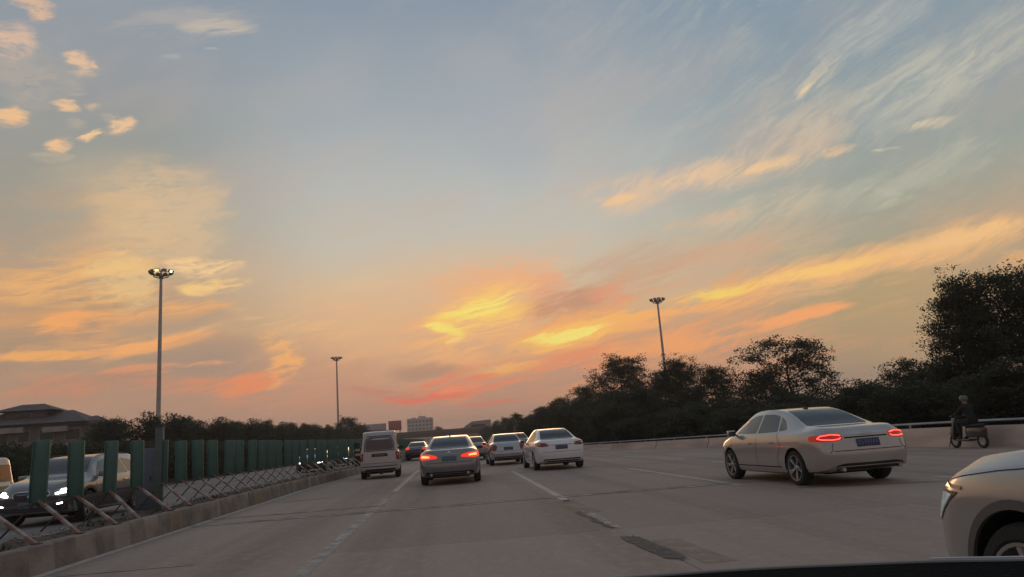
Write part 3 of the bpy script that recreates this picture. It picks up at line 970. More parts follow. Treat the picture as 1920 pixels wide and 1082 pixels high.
def car_base(name, label, cat, loc, rz, spec, pm, group=None):
    root = empty(name, loc, rz, label, cat, group)
    sh = Shell(spec['L'], spec['top'], spec['belt'], spec['half'], spec['wr'], spec['bot'], spec.get('rear', .1), spec.get('front', .06), spec.get('bulge', .07))
    body = link('body', sh.bm.copy(), pm)
    sh.bm.free()
    L, rw, rr = spec['L'], spec['rw'], spec['rr']
    ya, yb = spec['axles'][0] - L / 2, spec['axles'][1] - L / 2
    hw = pv(spec['half'], L / 2)
    cut_wheels(body, (ya, yb), hw, rw + spec.get('gap', .045), rw)
    body.parent = root
    for x in (hw - .115, -(hw - .115)):
        add_wheel(root, x, ya, rw, rr, .215, spec.get('spokes', 5), spec.get('rim', M_['rim']))
        add_wheel(root, x, yb, rw, rr, .215, spec.get('spokes', 5), spec.get('rim', M_['rim']))
    # floor pan and axles under the body
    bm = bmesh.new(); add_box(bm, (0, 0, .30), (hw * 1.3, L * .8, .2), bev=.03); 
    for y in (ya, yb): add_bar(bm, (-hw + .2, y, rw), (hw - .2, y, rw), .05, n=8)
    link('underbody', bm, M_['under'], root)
    return root, sh, body

def seam(name, sh, pts, d, root, w=.008, mirror=False, m=None, off=.003):
    # thin line along 3-D points
    d = Vector(d).normalized()
    obs = []
    bm = bmesh.new()
    for a, b in zip(pts, pts[1:]):
        a, b = Vector(a), Vector(b)
        t = (b - a); n = max(1, int(t.length / .07))
        side = t.cross(d).normalized() * w / 2
        prev = None
        for k in range(n + 1):
            c = a + t * k / n
            vs = []
            for sgn in (-1, 1):
                h, nn = sh.hit(c + side * sgn - d * 6, d)
                if h is None: vs = None; break
                if nn.dot(d) > 0: nn = -nn
                vs.append(h + nn * off)
            if vs is None: prev = None; continue
            if mirror: vs = [Vector((-q.x, q.y, q.z)) for q in vs]
            cur = [bm.verts.new(q) for q in vs]
            if prev: bm.faces.new((prev[0], prev[1], cur[1], cur[0]))
            prev = cur
    if not bm.faces: bm.free(); return
    bmesh.ops.solidify(bm, geom=bm.faces[:], thickness=.004)
    link(name, bm, m or M_['seam'], root, flat=True)

def plate(root, x, y, z, w, h, tilt, m, front=False):
    bm = bmesh.new(); add_box(bm, (0, 0, 0), (w, .012, h), bev=.004)
    p = link('number_plate', bm, m, root)
    p.location = (x, y, z); p.rotation_euler = (tilt, 0, math.pi if front else 0)
    bm = bmesh.new(); r = random.Random(int(w * 1000 + z * 100))
    # the lettering is too blurred to read in the photo: pale strokes only
    for k in range(7):
        cx = -w / 2 + w * (k + .75 + (.25 if k > 1 else 0)) / 8.0
        add_box(bm, (cx - .012, -.008, 0), (.010, .003, h * .55))
        add_box(bm, (cx + .012, -.008, h * .1 * r.choice((-1, 1))), (.009, .003, h * .34))
        add_box(bm, (cx, -.008, h * .24 * r.choice((-1, 0, 1))), (.024, .003, .012))
    link('lettering', bm, M_['plate_mark'], p, flat=True)
    return p

def mirror_part(root, x, y, z, m, s=1.0):
    for sg in (-1, 1):
        bm = bmesh.new()
        r = add_box(bm, (sg * (x + .11), y, z), (.20 * s, .10 * s, .13 * s), bev=.035)
        add_bar(bm, (sg * (x - .04), y + .02, z - .05), (sg * (x + .06), y, z - .03), .03, .04)
        mo = link('mirror', bm, m, root)
        bm = bmesh.new(); add_box(bm, (sg * (x + .11), y - .052 * s, z), (.16 * s, .006, .10 * s), bev=.002)
        link('mirror_glass', bm, M_['sideglass'], mo)

def handles(root, sh, pts, m):
    for (y, z) in pts:
        for sg in (-1, 1):
            h, nn = sh.hit((sg * 6, y, z), (-sg, 0, 0))
            if h is None: continue
            bm = bmesh.new(); add_box(bm, (h.x + sg * .012, y, z), (.03, .17, .028), bev=.010)
            link('door_handle', bm, m, root)

def sedan_spec(L=4.7, H=1.43, W=.915, kind='a'):
    k = H / 1.43; w = W / .92
    top = [(0, .90), (.04, .98), (.14, 1.02), (.45, 1.04), (.78, 1.055), (1.0, 1.12), (1.35, 1.26), (1.75, 1.375), (2.05, 1.415), (2.4, 1.43), (2.8, 1.415), (3.05, 1.375), (3.3, 1.26), (3.62, 1.09), (3.75, 1.03), (3.95, .985), (4.3, .91), (4.55, .82), (4.66, .74), (4.70, .66)]
    belt = [(0, .80), (.1, .90), (.5, .97), (1.2, .955), (2.5, .945), (3.6, .91), (4.2, .82), (4.55, .70), (4.7, .58)]
    half = [(0, .745), (.05, .80), (.15, .85), (.4, .89), (.9, .912), (2.3, .92), (3.7, .915), (4.15, .885), (4.45, .81), (4.6, .72), (4.7, .60)]
    wr = [(0, .58), (.3, .68), (.8, .70), (1.0, .68), (1.35, .62), (1.8, .575), (2.4, .585), (2.9, .575), (3.3, .62), (3.7, .70), (4.2, .68), (4.55, .58), (4.7, .45)]
    bot = [(0, .34), (.12, .27), (.6, .22), (1.2, .19), (3.6, .18), (4.3, .20), (4.6, .23), (4.7, .28)]
    f = L / 4.7
    sc = lambda c, g=1.0: [(s * f, v * g) for s, v in c]
    return dict(L=L, top=sc(top, k), belt=sc(belt, k), half=sc(half, w), wr=sc(wr, w), bot=sc(bot), axles=(1.02 * f, 3.83 * f), rw=.325, rr=.225)

def sedan_glass(root, sh, sp, k, f, side_m=None, split=True):
    L = sp['L']; side_m = side_m or M_['sideglass']
    Y = lambda s: s * f - L / 2
    T = lambda s: pv(sp['top'], s * f)
    Z = lambda z: z * k
    # rear screen
    patch('rear_window', sh, [(-.62, Y(.84), T(.84)), (.62, Y(.84), T(.84)), (.555, Y(1.3), T(1.3)), (.49, Y(1.76), T(1.76)), (-.49, Y(1.76), T(1.76)), (-.555, Y(1.3), T(1.3))], (0, .45, -1), M_['glass'], root, rnd_=.06)
    patch('windscreen', sh, [(-.64, Y(3.62), T(3.62)), (.64, Y(3.62), T(3.62)), (.50, Y(3.08), T(3.08)), (-.50, Y(3.08), T(3.08))], (0, -.6, -1), M_['glass'], root, rnd_=.06)
    d = (-1, 0, 0)
    gl = [('side_window', [(3.48, .985), (3.33, 1.10), (3.05, 1.27), (2.80, 1.335), (2.50, 1.35), (2.50, .985)]),
          ('side_window', [(2.42, .985), (2.42, 1.352), (2.05, 1.345), (1.78, 1.305), (1.62, 1.005)]),
          ('quarter_window', [(1.56, 1.01), (1.70, 1.285), (1.50, 1.20), (1.30, 1.04)])]
    for nm, p in gl:
        both(nm, sh, [(2, Y(s), Z(z)) for s, z in p], d, side_m, root, rnd_=.03)

def sedan_seams(root, sh, sp, k, f):
    L = sp['L']; Y = lambda s: s * f - L / 2
    for mr in (False, True):
        for p in ([(2.46, .95 * k), (2.46, .32)], [(3.62, .90 * k), (3.66, .62), (3.55, .32)], [(1.60, .98 * k), (1.45, .72), (1.60, .52), (1.62, .32)]):
            seam('door_seam', sh, [(2, Y(s), z) for s, z in p], (-1, 0, 0), root, mirror=mr)
        seam('sill_line', sh, [(2, Y(1.5), .33), (2, Y(3.4), .33)], (-1, 0, 0), root, .02, mirror=mr)

def audi_like():
    pm = paint('champagne_silver_paint', (0.46, 0.43, 0.40), 0.4, 0.24)
    sp = sedan_spec(4.62, 1.45, .92)
    sp['rw'], sp['rr'], sp['spokes'] = .325, .235, 5
    sp['rear'] = .12
    k = f = 1.0
    root, sh, body = car_base('sedan', 'champagne silver sedan with lit red tail lights crossing the wide right lanes', 'car', (7.22, 15.42, 0), R(4.3), sp, pm)
    L = sp['L']; Y = lambda s: s - L / 2
    sedan_glass(root, sh, sp, k, f)
    sedan_seams(root, sh, sp, k, f)
    handles(root, sh, [(Y(1.82), .80), (Y(2.76), .79)], pm)
    mirror_part(root, .86, Y(3.42), 1.0, pm)
    # tail lamps wrap round the corners
    dd = (-.45, 1, 0)
    for mr in (False, True):
        lens = patch('tail_light', sh, [(.46, -2.3, .81), (.48, -2.3, .91), (.70, -2.25, .93), (.93, -1.98, .895), (.93, -1.98, .80), (.72, -2.25, .785)], dd, M_['red_dim'], root, mirror=mr, rnd_=.045, grid=.05)
        seam('led_strip', sh, [(.50, -2.3, .885), (.66, -2.28, .908), (.83, -2.2, .89), (.86, -2.15, .85), (.79, -2.2, .826), (.66, -2.28, .815), (.53, -2.3, .825), (.50, -2.3, .85)], dd, lens, .017, mirror=mr, m=M_['led_red'], off=.012)
    patch('lower_bumper', sh, [(-.62, -2.4, .28), (.62, -2.4, .28), (.66, -2.4, .37), (.5, -2.4, .40), (-.5, -2.4, .40), (-.66, -2.4, .37)], (0, 1, 0), M_['black'], root, off=.006)
    seam('boot_seam', sh, [(-.66, -2.4, .62), (.66, -2.4, .62)], (0, 1, 0), root, .012)
    seam('boot_seam', sh, [(-.74, -2.4, .60), (-.68, -2.4, .64), (-.66, -2.4, .76)], (0, 1, 0), root, .01)
    seam('boot_seam', sh, [(.74, -2.4, .60), (.68, -2.4, .64), (.66, -2.4, .76)], (0, 1, 0), root, .01)
    seam('trim_strip', sh, [(-.42, -2.4, .845), (.42, -2.4, .845)], (0, 1, 0), root, .022, m=M_['seam'])
    h, n = sh.hit((0, -6, .76), (0, 1, 0))
    plate(root, 0, h.y - .012, .745, .44, .14, R(-8), M_['plate_blue'])
    bm = bmesh.new()
    h, n = sh.hit((0, -6, .90), (0, 1, 0))
    for i in range(4):
        mt = Matrix.Translation((-.081 + .054 * i, h.y - .008, .905)) @ Matrix.Rotation(R(82), 4, 'X')
        add_lathe(bm, [(.030, -.003), (.034, 0), (.037, -.003), (.034, -.006), (.030, -.003)], 20, mt)
    link('emblem', bm, M_['chrome'], root)
    for x in (-.55, .55):
        bm = bmesh.new(); add_bar(bm, (x, -2.36, .30), (x, -2.1, .31), .035, n=14)
        link('exhaust_pipe', bm, M_['chrome'], root)
    bm = bmesh.new(); add_box(bm, (0, Y(1.9), 1.425), (.06, .14, .05), bev=.02); link('roof_antenna', bm, M_['black'], root)
    return root

def grey_braking():
    pm = paint('warm_silver_paint', (0.24, 0.22, 0.22), 0.5, 0.22)
    sp = sedan_spec(4.9, 1.46, .935)
    sp['rw'] = .335; sp['rr'] = .235; sp['rear'] = .10
    k = 1.46 / 1.43; f = 4.9 / 4.7
    root, sh, body = car_base('sedan', 'silver grey sedan braking with bright red tail lights in the middle lane', 'car', (-.06, 23.15 + 2.45, 0), R(-1.5), sp, pm)
    L = sp['L']
    sedan_glass(root, sh, sp, k, f, side_m=M_['sideglass'])
    sedan_seams(root, sh, sp, k, f)
    mirror_part(root, .87, 3.45 * f - L / 2, 1.02, pm)
    for mr in (False, True):
        lens = patch('tail_light', sh, [(.33, -2.4, .80), (.36, -2.4, .87), (.62, -2.4, .93), (.93, -2.0, .95), (.93, -2.0, .80), (.72, -2.3, .765)], (-.35, 1, 0), M_['red_glow'], root, mirror=mr, rnd_=.035, grid=.05)
        patch('lit_bulb', sh, [(.58, -2.4, .825), (.60, -2.4, .87), (.80, -2.2, .895), (.80, -2.2, .83)], (-.35, 1, 0), M_['red_hot'], lens, mirror=mr, rnd_=.03, grid=.05, off=.012)
    patch('lower_bumper', sh, [(-.72, -2.4, .30), (.72, -2.4, .30), (.72, -2.4, .40), (-.72, -2.4, .40)], (0, 1, 0), M_['black'], root, off=.006)
    seam('bumper_trim', sh, [(-.5, -2.5, .455), (.5, -2.5, .455)], (0, 1, 0), root, .035, m=M_['chrome'])
    seam('boot_seam', sh, [(-.70, -2.5, .66), (.70, -2.5, .66)], (0, 1, 0), root, .012)
    h, n = sh.hit((0, -6, .76), (0, 1, 0))
    plate(root, 0, h.y - .012, .78, .44, .14, R(-8), M_['plate_green'])
    bm = bmesh.new(); h, n = sh.hit((0, -6, .96), (0, 1, 0))
    add_lathe(bm, [(0, .006), (.03, .006), (.04, 0)], 20, Matrix.Translation((0, h.y, .96)) @ Matrix.Rotation(R(75), 4, 'X'))
    link('emblem', bm, M_['chrome'], root)
    for x in (-.55, .55):
        bm = bmesh.new(); add_bar(bm, (x, -2.48, .33), (x, -2.2, .33), .04, n=14)
        link('exhaust_pipe', bm, M_['chrome'], root)
    bm = bmesh.new(); add_box(bm, (0, 1.95 * f - L / 2, 1.46), (.05, .15, .045), bev=.02); link('roof_antenna', bm, pm, root)
    return root

def plain_sedan(label, loc, rz, pm, H=1.47, W=.91, L=4.65, lit=False, plate_m=None, style=0, cat='car', group=None, name='sedan', front_lit=False, dz=0.0):
    sp = sedan_spec(L, H, W)
    sp['rear'] = .08 if style == 0 else .14
    k, f = H / 1.43, L / 4.7
    root, sh, body = car_base(name, label, cat, loc, rz, sp, pm, group)
    sedan_glass(root, sh, sp, k, f)
    sedan_seams(root, sh, sp, k, f)
    handles(root, sh, [(1.82 * f - L / 2, .82), (2.76 * f - L / 2, .81)], pm)
    mirror_part(root, .86 * W / .92, 3.42 * f - L / 2, 1.0 * k, pm)
    e = -L / 2
    for mr in (False, True):
        if style == 0:
            q = [(.46, e, .85), (.50, e, .95), (.78, e, .985), (.93, e + .4, .96), (.93, e + .4, .88), (.72, e, .83)]
        else:
            q = [(.56, e, .70), (.56, e, .90), (.72, e, .96), (.93, e + .3, .95), (.93, e + .3, .74), (.74, e, .66)]
        lens = patch('tail_light', sh, q, (-.4, 1, 0), M_['red_glow'] if lit else M_['red_lens'], root, mirror=mr, rnd_=.03, grid=.05)
        hl = [(a_, b_, c_ + dz) for a_, b_, c_ in ([(.52, -e, .62), (.54, -e, .72), (.80, -e - .3, .80), (.86, -e - .4, .74), (.70, -e, .60)] if not front_lit else [(.50, -e, .62), (.50, -e, .70), (.80, -e - .3, .71), (.80, -e - .3, .63)])]
        patch('headlight', sh, hl, (-.4, -1, 0), M_['white_glow'] if front_lit else M_['clear_lens'], root, mirror=mr, rnd_=.03, grid=.05)
    patch('lower_bumper', sh, [(-.66, e, .29), (.66, e, .29), (.66, e, .40), (-.66, e, .40)], (0, 1, 0), M_['black'], root, off=.006)
    seam('boot_seam', sh, [(-.70, e, .64), (.70, e, .64)], (0, 1, 0), root, .012)
    seam('boot_trim', sh, [(-.40, e, .885), (.40, e, .885)], (0, 1, 0), root, .03, m=M_['chrome'])
    zz = .80 if style == 0 else .76
    h, n = sh.hit((0, -6, zz), (0, 1, 0))
    plate(root, 0, h.y - .012, zz, .44, .14, R(-8), plate_m or M_['plate_blue'])
    patch('grille', sh, [(-.40, -e, .48), (.40, -e, .48), (.46, -e, .64), (-.46, -e, .64)], (0, -1, 0), M_['black'], root, off=.006)
    return root

VAN = dict(L=4.0, rw=.29, rr=.18, axles=(.85, 3.25), rear=.06, front=.25, bulge=.05, spokes=7,
    top=[(0, 1.60), (.04, 1.78), (.14, 1.85), (.5, 1.89), (1.5, 1.90), (2.6, 1.88), (3.0, 1.82), (3.25, 1.66), (3.55, 1.30), (3.68, 1.12), (3.85, .98), (3.95, .86), (4.0, .74)],
    belt=[(0, 1.08), (1, 1.10), (2.6, 1.08), (3.4, 1.02), (3.8, .84), (4.0, .66)],
    half=[(0, .72), (.05, .76), (.15, .785), (.6, .80), (3.2, .80), (3.7, .76), (3.9, .68), (4.0, .60)],
    wr=[(0, .56), (.1, .62), (.5, .655), (2.6, .655), (3.1, .64), (3.6, .70), (4.0, .5)],
    bot=[(0, .36), (.2, .30), (.6, .26), (3.4, .24), (3.9, .26), (4.0, .3)])
def van(label, loc, rz, pm, name='van', stripe=None, hs=1.0):
    sp = dict(VAN)
    if hs != 1.0:
        sp['top'] = [(a, b * hs) for a, b in sp['top']]; sp['belt'] = [(a, b * hs) for a, b in sp['belt']]
    root, sh, body = car_base(name, label, 'van', loc, rz, sp, pm)
    h = hs
    patch('rear_window', sh, [(-.56, -2, 1.14 * h), (.56, -2, 1.14 * h), (.54, -2, 1.40 * h), (.44, -2, 1.66 * h), (-.44, -2, 1.66 * h), (-.54, -2, 1.40 * h)], (0, 1, 0), M_['vanglass'], root, rnd_=.09)
    seam('window_seal', sh, [(-.59, -2, 1.11 * h), (.59, -2, 1.11 * h), (.57, -2, 1.41 * h), (.46, -2, 1.69 * h), (-.46, -2, 1.69 * h), (-.57, -2, 1.41 * h), (-.59, -2, 1.11 * h)], (0, 1, 0), root, .03, off=.002)
    for a, b in ((.25, 1.15), (1.22, 2.15), (2.22, 3.1)):
        t = .12 if b > 3 else 0
        both('side_window', sh, [(2, a - 2, 1.15 * h), (2, a - 2, 1.66 * h), (2, b - 2 - t * 2, 1.66 * h), (2, b - 2 + t * 2, 1.15 * h)], (-1, 0, 0), M_['sideglass'], root, rnd_=.05)
    patch('windscreen', sh, [(-.62, 1.62, 1.15), (.62, 1.62, 1.15), (.54, 1.15, 1.70), (-.54, 1.15, 1.70)], (0, -1, -.5), M_['glass'], root, rnd_=.06)
    both('tail_light', sh, [(.66, -2, .72), (.66, -2, 1.05), (.82, -1.8, 1.05), (.82, -1.8, .72)], (-.6, 1, 0), M_['red_lens'], root, rnd_=.03, grid=.05)
    both('headlight', sh, [(.45, 2, .68), (.45, 2, .82), (.72, 1.9, .88), (.74, 1.8, .72)], (-.3, -1, 0), M_['clear_lens'], root, rnd_=.03, grid=.05)
    patch('plate_recess', sh, [(-.34, -2, .88), (.34, -2, .88), (.30, -2, 1.0), (-.30, -2, 1.0)], (0, 1, 0), M_['black'], root, off=.005)
    hh, n = sh.hit((0, -6, .93), (0, 1, 0))
    plate(root, 0, hh.y - .016, .93, .40, .10, R(-4), mat('dim_plate', (.06, .07, .09), .5))
    seam('tailgate_seam', sh, [(-.64, -2, .62), (.64, -2, .62)], (0, 1, 0), root, .014)
    seam('bumper_trim', sh, [(-.70, -2, .50), (.70, -2, .50)], (0, 1, 0), root, .03)
    patch('lower_bumper', sh, [(-.62, -2, .33), (.62, -2, .33), (.62, -2, .40), (-.62, -2, .40)], (0, 1, 0), M_['black'], root, off=.006)
    for mr in (False, True):
        for y in (-.8, .2, 1.15):
            seam('door_seam', sh, [(2, y, 1.1), (2, y, .34)], (-1, 0, 0), root, mirror=mr)
        seam('side_crease', sh, [(2, -1.8, .78), (2, 1.4, .78)], (-1, 0, 0), root, .02, mirror=mr)
    if stripe:
        for mr in (False, True):
            patch('side_stripe', sh, [(2, -1.95, .93 * h), (2, -1.95, 1.02 * h), (2, 1.2, 1.02 * h), (2, 1.2, .93 * h)], (-1, 0, 0), stripe, root, rnd_=0, mirror=mr)
    mirror_part(root, .76, 1.2, 1.22, M_['black'], 1.0)
    bm = bmesh.new()
    for x in (-.45, .05): add_box(bm, (x, -1.93, .24), (.14, .04, .12), bev=.01)
    link('tow_bracket', bm, M_['black'], root)
    return root

def suv_spec():
    return dict(L=4.7, rw=.37, rr=.25, axles=(.95, 3.78), rear=.10, front=.05, bulge=.09, gap=.05,
        top=[(0, 1.05), (.04, 1.25), (.2, 1.42), (.5, 1.56), (1.0, 1.63), (1.8, 1.65), (2.5, 1.63), (2.85, 1.575), (3.15, 1.42), (3.45, 1.20), (3.6, 1.13), (3.9, 1.085), (4.3, 1.03), (4.55, .95), (4.66, .86), (4.7, .78)],
        belt=[(0, .95), (.3, 1.06), (1.2, 1.06), (2.5, 1.03), (3.5, 1.0), (4.2, .94), (4.55, .84), (4.7, .70)],
        half=[(0, .80), (.06, .86), (.2, .90), (.7, .935), (2.3, .94), (3.9, .93), (4.3, .90), (4.5, .84), (4.62, .76), (4.7, .66)],
        wr=[(0, .62), (.3, .66), (1.0, .64), (2.4, .62), (2.9, .62), (3.5, .74), (4.2, .72), (4.7, .5)],
        bot=[(0, .40), (.3, .32), (.8, .25), (3.8, .24), (4.4, .26), (4.7, .32)])

def suv_oncoming():
    pm = paint('pale_suv_paint', (0.22, 0.21, 0.20), 0.2, 0.25)
    sp = suv_spec(); sp['spokes'] = 5
    root, sh, body = car_base('suv', 'pale SUV with dark lower bumper and lit headlights behind the nearest green fence panels', 'car', (-10.05, 21.6, 0), R(180), sp, pm)
    Y = lambda s: s - 2.35
    T = lambda s: pv(sp['top'], s)
    patch('windscreen', sh, [(-.70, Y(3.46), T(3.46)), (.70, Y(3.46), T(3.46)), (.54, Y(2.86), T(2.86)), (-.54, Y(2.86), T(2.86))], (0, -.7, -1), M_['screen'], root, rnd_=.06)
    for p in ([(3.25, 1.09), (2.85, 1.44), (2.42, 1.52), (2.42, 1.09)], [(2.34, 1.09), (2.34, 1.53), (1.62, 1.52), (1.42, 1.10)], [(1.34, 1.12), (1.52, 1.50), (1.0, 1.46), (.62, 1.18)]):
        both('side_window', sh, [(2, Y(s), z) for s, z in p], (-1, 0, 0), M_['sideglass'], root, rnd_=.04)
    patch('rear_window', sh, [(-.58, -2.3, 1.12), (.58, -2.3, 1.12), (.50, -2.0, 1.45), (-.50, -2.0, 1.45)], (0, 1, -.5), M_['glass'], root)
    # twin grille openings with pale surround
    for mr in (False, True):
        patch('grille_surround', sh, [(.03, 2.35, .60), (.03, 2.35, .83), (.36, 2.35, .83), (.44, 2.35, .76), (.34, 2.35, .60)], (0, -1, 0), M_['chrome'], root, mirror=mr, rnd_=.05, grid=.06)
        patch('grille', sh, [(.055, 2.35, .62), (.055, 2.35, .81), (.35, 2.35, .81), (.415, 2.35, .76), (.325, 2.35, .62)], (0, -1, 0), M_['black'], root, mirror=mr, rnd_=.04, off=.010, grid=.06)
        l = patch('headlight', sh, [(.48, 2.3, .70), (.50, 2.3, .83), (.82, 2.1, .90), (.90, 1.95, .87), (.80, 2.1, .74)], (-.45, -1, 0), M_['clear_lens'], root, mirror=mr, rnd_=.03, grid=.05)
        seam('lamp_strip', sh, [(.53, 2.3, .735), (.66, 2.3, .75), (.66, 2.3, .81), (.78, 2.3, .82), (.78, 2.3, .765), (.55, 2.3, .735)], (-.45, -1, 0), l, .04, mirror=mr, m=M_['white_glow'], off=.014)
        seam('fog_lamp_strip', sh, [(.58, 2.3, .50), (.70, 2.3, .52)], (-.3, -1, 0), root, .03, mirror=mr, m=M_['white_glow'], off=.014)
        for ax in (3.78, .95):
            arc = lambda q, lo, hi, st: [(2, Y(ax) + q * math.cos(R(v)), .38 + q * math.sin(R(v))) for v in range(lo, hi, st)]
            patch('arch_trim', sh, arc(.49, -4, 185, 8) + arc(.42, 184, -5, -8), (-1, 0, 0), M_['black'], root, mirror=mr, rnd_=0, grid=.12, off=.006)
        patch('tail_light', sh, [(.55, -2.3, .92), (.56, -2.3, 1.06), (.93, -2.0, 1.10), (.93, -2.0, .95)], (-.5, 1, 0), M_['red_lens'], root, mirror=mr, rnd_=.03, grid=.06)
        for p in ([(2.38, 1.05), (2.38, .40)], [(3.42, 1.0), (3.42, .40)], [(1.38, 1.05), (1.30, .75), (1.45, .45)]):
            seam('door_seam', sh, [(2, Y(s), z) for s, z in p], (-1, 0, 0), root, mirror=mr)
    patch('bumper_lower_panel', sh, [(-.84, 2.35, .30), (.84, 2.35, .30), (.86, 2.35, .66), (.46, 2.35, .69), (-.46, 2.35, .69), (-.86, 2.35, .66)], (0, -1, 0), M_['lower_dark'], root, off=.005, grid=.07)  # darker panel laid over the lower front
    both('side_lower_panel', sh, [(2, -2.1, .32), (2, 1.9, .32), (2, 2.1, .62), (2, 1.0, .66), (2, -1.0, .70), (2, -2.1, .66)], (-1, 0, 0), M_['lower_dark'], root, off=.005)  # darker panel along the lower sides
    plate(root, 0, 2.48, .52, .44, .14, R(4), M_['plate_green'], front=True)
    mirror_part(root, .88, Y(3.2), 1.12, pm, 1.15)
    handles(root, sh, [(Y(1.75), .92), (Y(2.72), .91)], M_['chrome'])
    bm = bmesh.new()
    for x in (-.60, .60): add_bar(bm, (x, -1.5, 1.655), (x, .35, 1.66), .02, .02)
    link('roof_rail', bm, M_['black'], root)
    return root

def near_suv():
    pm = paint('silver_suv_paint', (0.36, 0.355, 0.35), 0.4, .28, .6)
    sp = suv_spec(); sp['rim'] = M_['rim']; sp['rw'] = .36; sp['rr'] = .262; sp['spokes'] = 5
    sp['top'] = [(s, z * (1 if s < 3.4 else .97)) for s, z in sp['top']]
    root, sh, body = car_base('suv', 'silver SUV cut off at the right edge with a clear angular headlight', 'car', (3.60, 2.10, 0), 0, sp, pm)
    Y = lambda s: s - 2.35
    T = lambda s: pv(sp['top'], s)
    patch('windscreen', sh, [(-.70, Y(3.46), T(3.46)), (.70, Y(3.46), T(3.46)), (.54, Y(2.86), T(2.86)), (-.54, Y(2.86), T(2.86))], (0, -.7, -1), M_['glass'], root, rnd_=.06)
    for p in ([(3.25, 1.09), (2.85, 1.44), (2.42, 1.52), (2.42, 1.09)], [(2.34, 1.09), (2.34, 1.53), (1.62, 1.52), (1.42, 1.10)]):
        both('side_window', sh, [(2, Y(s), z) for s, z in p], (-1, 0, 0), M_['sideglass'], root, rnd_=.04)
    for mr in (False, True):
        dl_ = (-.9, -.6, 0)
        l = patch('headlight', sh, [(.60, 2.3, .68), (.60, 2.3, .80), (.80, 2.1, .835), (.925, 1.90, .83), (.88, 2.0, .76), (.82, 2.15, .66), (.72, 2.2, .64)], dl_, M_['black'], root, mirror=mr, rnd_=.02, grid=.05)
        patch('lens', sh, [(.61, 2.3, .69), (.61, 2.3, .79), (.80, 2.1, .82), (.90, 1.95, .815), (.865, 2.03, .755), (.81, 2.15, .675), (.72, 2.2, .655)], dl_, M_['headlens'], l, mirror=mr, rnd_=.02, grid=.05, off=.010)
        seam('lamp_bar', sh, [(.62, 2.3, .825), (.80, 2.1, .862), (.91, 1.86, .855)], dl_, l, .022, mirror=mr, m=M_['chrome'], off=.008)
        seam('lamp_bulb', sh, [(.76, 2.2, .70), (.80, 2.1, .74)], dl_, l, .05, mirror=mr, m=M_['chrome'], off=.016)
        arc = lambda q, lo, hi, st: [(2, Y(3.78) + q * math.cos(R(v)), .37 + q * math.sin(R(v))) for v in range(lo, hi, st)]
        patch('arch_trim', sh, arc(.455, -8, 189, 6) + arc(.408, 188, -9, -6), (-1, 0, 0), M_['archgrey'], root, mirror=mr, rnd_=0, grid=.12, off=.008)
        seam('bonnet_seam', sh, [(2, Y(3.4), 1.0), (2, Y(3.9), .955), (2, Y(4.2), .915), (2, Y(4.35), .885)], (-1, 0, 0), root, .004, mirror=mr)
        seam('door_seam', sh, [(2, Y(3.30), 1.0), (2, Y(3.30), .40)], (-1, 0, 0), root, mirror=mr)
    patch('grille', sh, [(-.45, 2.35, .60), (.45, 2.35, .60), (.52, 2.35, .80), (-.52, 2.35, .80)], (0, -1, 0), M_['black'], root, off=.008)
    patch('lower_bumper', sh, [(-.75, 2.35, .34), (.75, 2.35, .34), (.72, 2.35, .48), (-.72, 2.35, .48)], (0, -1, 0), M_['black'], root, off=.006)
    mirror_part(root, .88, Y(3.15), 1.12, pm, 1.1)
    return root

M_['vanglass'] = mat('reflection_toned_glass', (0.12, 0.09, 0.09), 0.3, spec=0.5)  # brownish reflection put into the colour of the rear glass
M_['screen'] = mat('reflecting_windscreen', (0.06, 0.045, 0.04), 0.08, spec=1.0)
M_['headlens'] = mat('headlamp_glow_glass', (0.44, 0.46, 0.46), 0.12, 0.3, coat=1.0, var=0.4, scale=9, emit=(.80, 1.0, .92), es=.16)  # faint glow added to the lens for its bright highlights
M_['lower_dark'] = mat('dark_lower_panel', (0.03, 0.032, 0.04), .35)
M_['archgrey'] = mat('grey_arch_trim', (0.10, 0.095, 0.09), 0.5)

audi_like()
grey_braking()
white = paint('white_paint', (0.78, 0.76, 0.74), 0.0, 0.25)
silver = paint('old_silver_paint', (0.46, 0.45, 0.45), 0.6, 0.22)
dark = paint('black_paint', (0.02, 0.018, 0.018), 0.0, 0.25)
plain_sedan('white sedan with unlit tail lights right of the silver braking sedan', (3.80, 27.5 + 2.0, 0), R(2), white, 1.48, .92, 4.7)
plain_sedan('older silver sedan just left of the white sedan, tail lights unlit', (2.55, 35.7 + 2.0, 0), R(1), silver, 1.45, .87, 4.4, style=1)
van('dusty silver white van with a rounded rear window in the lane by the fence', (-3.05, 31.3 + 1.8, 0), R(3), paint('dusty_van_paint', (0.46, 0.42, 0.40), 0.1, 0.4))
plain_sedan('black car with a lit red tail light between the van and the braking sedan', (-2.75, 61.0, 0), R(-1), dark, 1.40, .9, 4.6, lit=True)
plain_sedan('far car with a lit red tail light half hidden behind the braking sedan', (1.30, 49.0, 0), R(0), paint('far_silver_paint', (0.30, 0.28, 0.28), 0.3, 0.3), 1.45, .9, 4.6, lit=True)
plain_sedan('grey car almost hidden between the older silver and the white sedan', (4.35, 52.0, 0), R(0), paint('far_grey_paint', (0.16, 0.16, 0.17), 0.3, 0.3), 1.5, .9, 4.6)
suv_oncoming()
van('white van with a yellow side stripe at the left edge', (-13.45, 21.55, 0), R(180), paint('white_van_paint', (0.55, 0.55, 0.52), 0, 0.3), stripe=mat('dull_yellow_stripe', (.35, .27, .10), .5), hs=.93)
near_suv()

